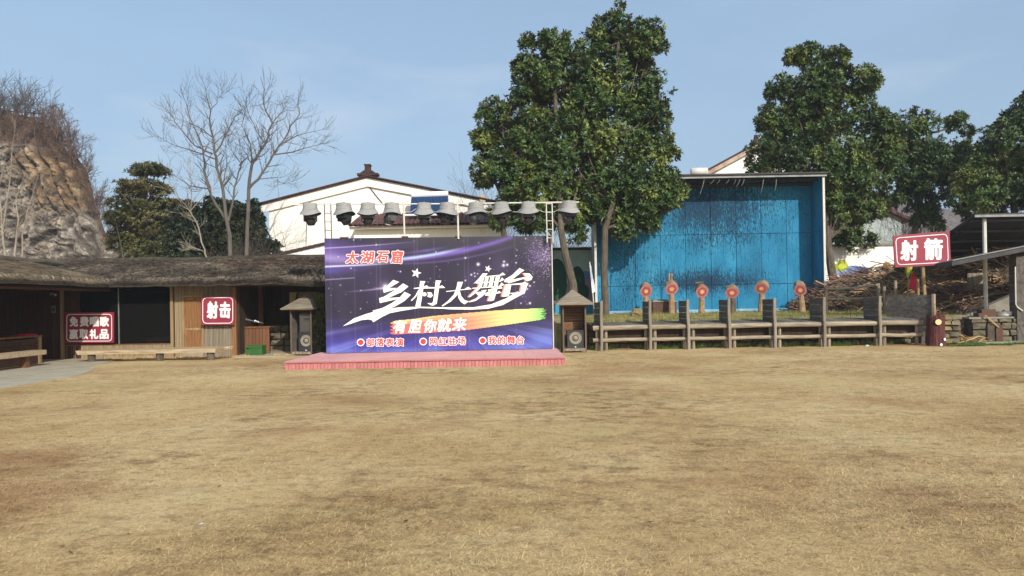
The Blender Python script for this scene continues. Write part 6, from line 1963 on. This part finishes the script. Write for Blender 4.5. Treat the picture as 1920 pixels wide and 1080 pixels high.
bare_tree('bare tree with wide fan of branches behind the thatch, left of its twin', b0, [(C4([(455, 1400), (450, 1060), (440, 860), (400, 640), (365, 460), (345, 340), (330, 180), (305, 60)]), .15),
    (C4([(440, 860), (340, 680), (300, 540), (290, 400), (200, 200), (170, 90)]), .09), (C4([(330, 650), (210, 630), (90, 550)]), .05), (C4([(345, 440), (240, 390), (120, 250), (100, 200)]), .06), (C4([(365, 430), (440, 300), (480, 220), (545, 160)]), .06),
    (C4([(345, 340), (260, 280), (130, 230)]), .045), (C4([(440, 840), (480, 640), (510, 500), (440, 380)]), .08), (C4([(360, 470), (250, 430), (100, 380), (30, 340)]), .05), (C4([(330, 190), (390, 110), (400, 60)]), .03), (C4([(505, 510), (560, 460), (620, 400)]), .045), (C4([(400, 640), (430, 500), (420, 400)]), .04)], Y, 51)
b0 = P(463, 570, Y + .8); b0.z = 0
bare_tree('bare tree reaching over the white house, right of its twin', b0, [(C4([(540, 1400), (545, 1055), (560, 650), (580, 500), (660, 380), (700, 260), (650, 150), (655, 60)]), .14),
    (C4([(560, 650), (640, 560), (710, 440), (800, 310), (860, 200), (855, 130)]), .09), (C4([(710, 445), (820, 430), (920, 400), (1000, 380)]), .05), (C4([(740, 390), (850, 330), (1000, 295)]), .05), (C4([(580, 500), (570, 380), (520, 270), (550, 110)]), .055),
    (C4([(620, 590), (730, 580), (740, 625), (820, 605)]), .03), (C4([(660, 380), (600, 290), (560, 200)]), .045), (C4([(700, 260), (770, 180), (760, 130)]), .035), (C4([(580, 500), (540, 420), (480, 330)]), .04)], Y + .8, 52)
b0 = P(395, 570, Y - .6); b0.z = 0
bare_tree('slender pale sapling left of the two bare trees', b0, [(C4([(335, 1300), (320, 1070), (290, 1010), (265, 880), (215, 780), (225, 640), (215, 530)]), .07), (C4([(255, 850), (180, 740), (100, 660)]), .035), (C4([(290, 1020), (240, 1000), (200, 1010)]), .03), (C4([(215, 780), (300, 680), (380, 600)]), .03)], Y - .6, 53, mt='barkpale', tw=.6)

def thicket(name, label, cat, px0, px1, pyb, h, Y, n, mt, seed, depth=2, r=.014, zb=None, group=None, minr=.005, spread=.6):
    rg = random.Random(seed)
    x0, x1 = P(px0, pyb, Y).x, P(px1, pyb, Y).x
    z0 = P((px0 + px1) / 2, pyb, Y).z if zb is None else zb
    t = thing(name, label, cat, ((x0 + x1) / 2, Y, z0), group)
    m = MB()
    for _ in range(n):
        p = Vector((rg.uniform(x0, x1), Y + rg.gauss(0, .5), z0))
        d = Vector((rg.gauss(0, .35), rg.gauss(0, .35), 1)).normalized()
        twigs(m, p, d, h * rg.uniform(.5, 1.0), r, depth, rg, 4, spread, .08, minr)
    m.build('twigs', M[mt], t, kind='stuff')
    return t
thicket('bare_shrub', 'thin leafless shrub spreading before the white house wall', 'shrub', 470, 520, 500, 3.2, 41, 18, 'twig', 61, zb=1.5)
thicket('bare_shrub', 'low leafless undergrowth round the bare tree trunks', 'shrub', 400, 500, 500, 2.4, 36.5, 22, 'twigred', 62, zb=1.6)
thicket('bare_shrub', 'leafless hedge showing above the green mural wall', 'shrub', 1035, 1122, 500, 4.2, 40.5, 34, 'twig', 63, zb=1.6)
thicket('bare_shrub', 'leafless scrub behind the magnolia left part and the house corner', 'shrub', 905, 950, 460, 4.5, 47, 20, 'twig', 64, zb=3.5)
thicket('bare_shrub', 'reddish leafless shrub under the ragged magnolia', 'shrub', 1680, 1730, 460, 3.5, 43, 20, 'twig', 65, zb=3.0)
thicket('bare_shrub', 'leafless scrub filling the foot of the cliff behind the thatch', 'shrub', 0, 190, 500, 3.4, 52, 34, 'twig', 66, zb=2.0, r=.018)

# pale saplings before the cliff
for i, (lb, base, limbs) in enumerate([('pale trunked sapling at the far left before the cliff', 12, [([(14, 520), (10, 475), (4, 420), (-2, 350), (10, 300)], .13), ([(6, 430), (18, 360), (22, 300), (28, 250)], .07), ([(3, 400), (-20, 330)], .06)]),
        ('pale forked sapling before the cliff', 30, [([(28, 520), (28, 478), (34, 410), (30, 370), (50, 320)], .11), ([(34, 410), (60, 385), (75, 350)], .05), ([(30, 400), (16, 360)], .05)]), ('third pale sapling leaning right before the cliff', 45, [([(40, 510), (43, 440), (58, 380), (72, 330)], .08), ([(46, 430), (70, 400), (90, 380)], .04)])]):
    b0 = P(base, 560, 50); b0.z = 0
    bare_tree(lb, b0, limbs, 50, 70 + i, mt='barkpale', tw=1.0, depth=2)

# ------------------------------------------------------------------ quarry cliff
def cliff():
    Yc = 92.0
    top = [(-420, 175), (-150, 190), (0, 212), (60, 226), (105, 250), (125, 285), (150, 300), (165, 335), (178, 372), (192, 400), (205, 440), (225, 480), (250, 540), (262, 585)]
    nu, nv = 260, 170
    tx = [p[0] for p in top]; ty = [p[1] for p in top]
    v, f, att = [], [], []
    sc_ = P(118, 338, Yc); sc = sc_.x + .55 * sc_.z
    zo0, zo1 = P(0, 408, Yc).z, P(100, 268, Yc).z
    sm = lambda t_: max(0.0, min(1.0, t_)) ** 2 * (3 - 2 * max(0.0, min(1.0, t_)))
    for i in range(nu + 1):
        px = -260 + (262 + 260) * i / nu
        T = P(px, np.interp(px, tx, ty), Yc)
        for j in range(nv + 1):
            t = j / nv
            if t <= .85:
                k = t / .85
                z = (T.z + .5) * k - 1.0 * (1 - k)
                y = Yc - 8 * (1 - k) ** 1.2
            else:
                k = (t - .85) / .15
                z = T.z - .5 * k + .5; y = Yc + 45 * k
            x = T.x - max(0.0, y - Yc)
            q = Vector((x, y, z))
            och = cap = 0.0
            if t <= .87:
                s_ = x + .55 * z + .5 * noise.noise(Vector((x * .3, z * .3, 2)))
                och = sm((3.6 - abs(s_ - sc)) / .9) * sm((z - zo0) / 1.5) * sm((zo1 - z) / 2.5)
                capd = np.interp(px, [0, 105, 135, 260], [4.6, 4.2, 1.3, .7])
                cap = sm((capd - (T.z - z) + 1.6 * noise.noise(Vector((x * .5, z * .4, 1)))) / .9)
                a = noise.fractal(Vector((x * .12, z * .12, 3)), .9, 2.1, 6)
                pv_ = Vector((x * .62 + .2 * noise.noise(Vector((x, z, 0))), z * .8 + .25 * noise.noise(Vector((x, z, 5))), .3))
                ds, pts = noise.voronoi(pv_)
                edge = min(1.0, (ds[1] - ds[0]) / .14)
                hsh = math.sin(pts[0].x * 12.9 + pts[0].y * 78.2) * 43758.5; hsh -= math.floor(hsh)
                ds2, pts2 = noise.voronoi(pv_ * 2.0)
                edge2 = min(1.0, (ds2[1] - ds2[0]) / .16)
                blk = (hsh * 1.3 - (1 - edge) * .5 - (1 - edge2) * .32) * (1 - cap) * (1 - .5 * och)
                rib = abs(math.sin((s_ - sc) * 2.3)) ** .7
                q.y -= a * 1.8 + blk + och * rib * 1.7
                q.y += .5 * och
                q.x += .3 * noise.noise(Vector((z * .4, x * .2, 5)))
                crack_shade = max((1 - edge), .7 * (1 - edge2)) * (1 - cap)
                if och > .3: crack_shade = max(crack_shade, (1 - rib) ** 2 * 1.2)  # gullies between the ribs darkened in the colour as shade
            else:
                cap = 1.0; crack_shade = 0.0
                q.z += noise.noise(Vector((x * .3, y * .2, 2))) * .8
            v.append(tuple(q)); att.append((och, cap, min(1.0, crack_shade), 1.0))
    for i in range(nu):
        for j in range(nv):
            a = i * (nv + 1) + j
            f.append((a, a + nv + 1, a + nv + 2, a + 1))
    m = MB(); m.v, m.f = v, f
    mt, nt, N, L, b = newmat('quarry rock')
    b.inputs['Roughness'].default_value = .95; b.inputs['Specular IOR Level'].default_value = .1
    gm = N.new('ShaderNodeNewGeometry')
    at = N.new('ShaderNodeAttribute'); at.attribute_name = 'rock'
    sp = N.new('ShaderNodeSeparateColor'); L.new(at.outputs['Color'], sp.inputs[0])
    def nz(scale, st, det=7, loc=(0, 0, 0), rg=.65):
        mp = N.new('ShaderNodeMapping'); mp.inputs['Scale'].default_value = st; mp.inputs['Location'].default_value = loc
        n = N.new('ShaderNodeTexNoise'); n.inputs['Scale'].default_value = scale; n.inputs['Detail'].default_value = det; n.inputs['Roughness'].default_value = rg
        L.new(gm.outputs['Position'], mp.inputs[0]); L.new(mp.outputs[0], n.inputs['Vector']); return n.outputs[0]
    def mixf(fac, a_, col):
        q = N.new('ShaderNodeMix'); q.data_type = 'RGBA'; L.new(fac, q.inputs[0]); L.new(a_, q.inputs[6])
        if hasattr(col, 'is_linked'): L.new(col, q.inputs[7])
        else: q.inputs[7].default_value = col
        return q.outputs[2]
    def thr(vv, lo, hi, amt=1):
        rr_ = ramp(N, [(0, 0, 0, 1), (amt, amt, amt, 1)], lo, hi); L.new(vv, rr_.inputs[0]); return rr_.outputs[0]
    r = ramp(N, [lin(96, 88, 80), lin(146, 136, 123), lin(182, 172, 158)], .36, .66); L.new(nz(.8, (1, .4, 1.2)), r.inputs[0])
    r2 = ramp(N, [lin(102, 80, 60), lin(150, 122, 88), lin(182, 160, 128)], .34, .66); L.new(nz(.9, (1.2, .4, .5), loc=(4, 0, 1)), r2.inputs[0])
    r3 = ramp(N, [lin(70, 56, 46), lin(110, 88, 72)], .3, .7); L.new(nz(1.2, (1, 1, 1)), r3.inputs[0])
    c = mixf(thr(nz(.3, (1, .4, 1), 6, (2, 7, 4)), .54, .70, .55), r.outputs[0], lin(138, 112, 88))
    c = mixf(sp.outputs[0], c, r2.outputs[0])
    c = mixf(thr(nz(2.2, (1, .6, 1.2), 7, (5, 1, 4), .7), .54, .66, .55), c, lin(76, 68, 60))
    c = mixf(sp.outputs[2], c, lin(66, 58, 50))
    c = mixf(sp.outputs[1], c, r3.outputs[0])
    L.new(c, b.inputs['Base Color'])
    bpn = N.new('ShaderNodeBump'); bpn.inputs['Strength'].default_value = .8; bpn.inputs['Distance'].default_value = .35
    L.new(nz(2.4, (1, .5, 1.2), 7), bpn.inputs['Height']); L.new(bpn.outputs[0], b.inputs['Normal'])
    o = m.build('rock_cliff', mt, None, loc=(P(60, 560, Yc).x, Yc, 0))
    ca = o.data.color_attributes.new('rock', 'FLOAT_COLOR', 'POINT')
    ca.data.foreach_set('color', np.array(att, np.float32).ravel())
    tag(o, 'tall broken quarry cliff with ochre streaks behind the thatched shed', 'cliff', kind='structure')
    # scrub on its crest and right slope
    rg = random.Random(77)
    def scrub(label, lst, mtn, h, n, r=.045, depth=2):
        m = MB(); base = None
        for px, py in lst:
            p0 = P(px, py, Yc + rg.uniform(-2.5, 1.5)); base = base or p0
            for _ in range(n):
                d = Vector((rg.gauss(.1, .45), rg.gauss(0, .3), 1)).normalized()
                twigs(m, p0 + Vector((rg.gauss(0, .8), rg.gauss(0, .8), -.3)), d, h * rg.uniform(.5, 1.1), r, depth, rg, 4, .7, .04, .016)
        t = thing('bare_shrub', label, 'shrub', base)
        m.build('twigs', M[mtn], t, kind='stuff')
    scrub('grey leafless trees crowning the cliff at the fence', [(x, 216 + (x > 60) * 12) for x in range(-60, 100, 9)], 'twig', 2.7, 3)
    scrub('tall leafless trees on the cliff crest at the picture edge', [(x, 210) for x in (-30, -10, 8, 25, 40)], 'twig', 3.4, 3)
    scrub('russet scrub draped over the upper cliff lip', [(x, 222 + max(0, x) * .24 + rg.uniform(0, 42)) for x in range(-40, 130, 3)], 'twigred', 1.4, 5, r=.03)
    scrub('leafless bushes down the right shoulder of the cliff', [(105, 258), (118, 280), (124, 295), (140, 305), (152, 318), (160, 345), (172, 380), (188, 410), (112, 240), (98, 232), (130, 300), (146, 315), (156, 330), (166, 360), (180, 395), (196, 425), (203, 450)], 'twigred', 2.2, 6, r=.04)
    scrub('scrub patches on the lower cliff face', [(x, 440 + rg.uniform(-20, 40)) for x in range(20, 205, 14)], 'twig', 2.0, 3, r=.03)
    # rail fence on the crest
    t = thing('rail_fence', 'dark two rail fence along the crest of the cliff', 'fence', P(30, 222, Yc - .5))
    Yr = Yc + .6
    for dy in (0, 9):
        MB().tube([P(-80, 200 + dy, Yr), P(0, 207 + dy, Yr), P(40, 210 + dy, Yr), P(78, 213 + dy, Yr)], .09, 5).build('rail', M['darkwood'], t)
    for px in range(-80, 90, 16):
        py = np.interp(px, [-80, 0, 78], [196, 203, 209])
        MB().tube([P(px, py, Yr), P(px, py + 28, Yr)], .11, 5).build('post', M['darkwood'], t)
cliff()

# distant wooded hill behind the right trees
def hill():
    v, f = [], []
    nx, ny = 60, 14
    for i in range(nx + 1):
        for j in range(ny + 1):
            x = -40 + 260 * i / nx; y = 160 + 90 * j / ny
            k = math.sin(math.pi * min(1, j / ny * 1.0) * .5)
            h = 34 * k * math.exp(-((x - 110) / 55) ** 2) + 3 * noise.fractal(Vector((x * .05, y * .05, 1)), 1, 2, 4) * k
            v.append((x, y, max(h, -1)))
    for i in range(nx):
        for j in range(ny):
            a = i * (ny + 1) + j
            f.append((a, a + ny + 1, a + ny + 2, a + 1))
    m = MB(); m.v, m.f = v, f
    tag(m.build('hill', mat('bare wooded hill', [lin(84, 76, 74), lin(112, 100, 94), lin(126, 116, 104)], ns=.35, detail=8, bump=1.0, bs=.8, bdist=1.5)), kind='structure')
hill()

# ------------------------------------------------------------------ thin air
HAZE = 0.0006
if HAZE > 0:
    m = MB().span((-330, -310, -1.5), (330, 340, 46))
    hm = bpy.data.materials.new('haze'); hm.use_nodes = True
    hn = hm.node_tree.nodes; hn.clear()
    ho = hn.new('ShaderNodeOutputMaterial'); pv = hn.new('ShaderNodeVolumePrincipled')
    pv.inputs['Color'].default_value = (.80, .87, .95, 1); pv.inputs['Density'].default_value = HAZE; pv.inputs['Anisotropy'].default_value = 0.0
    hm.node_tree.links.new(pv.outputs[0], ho.inputs['Volume'])
    tag(m.build('haze', hm), kind='stuff')
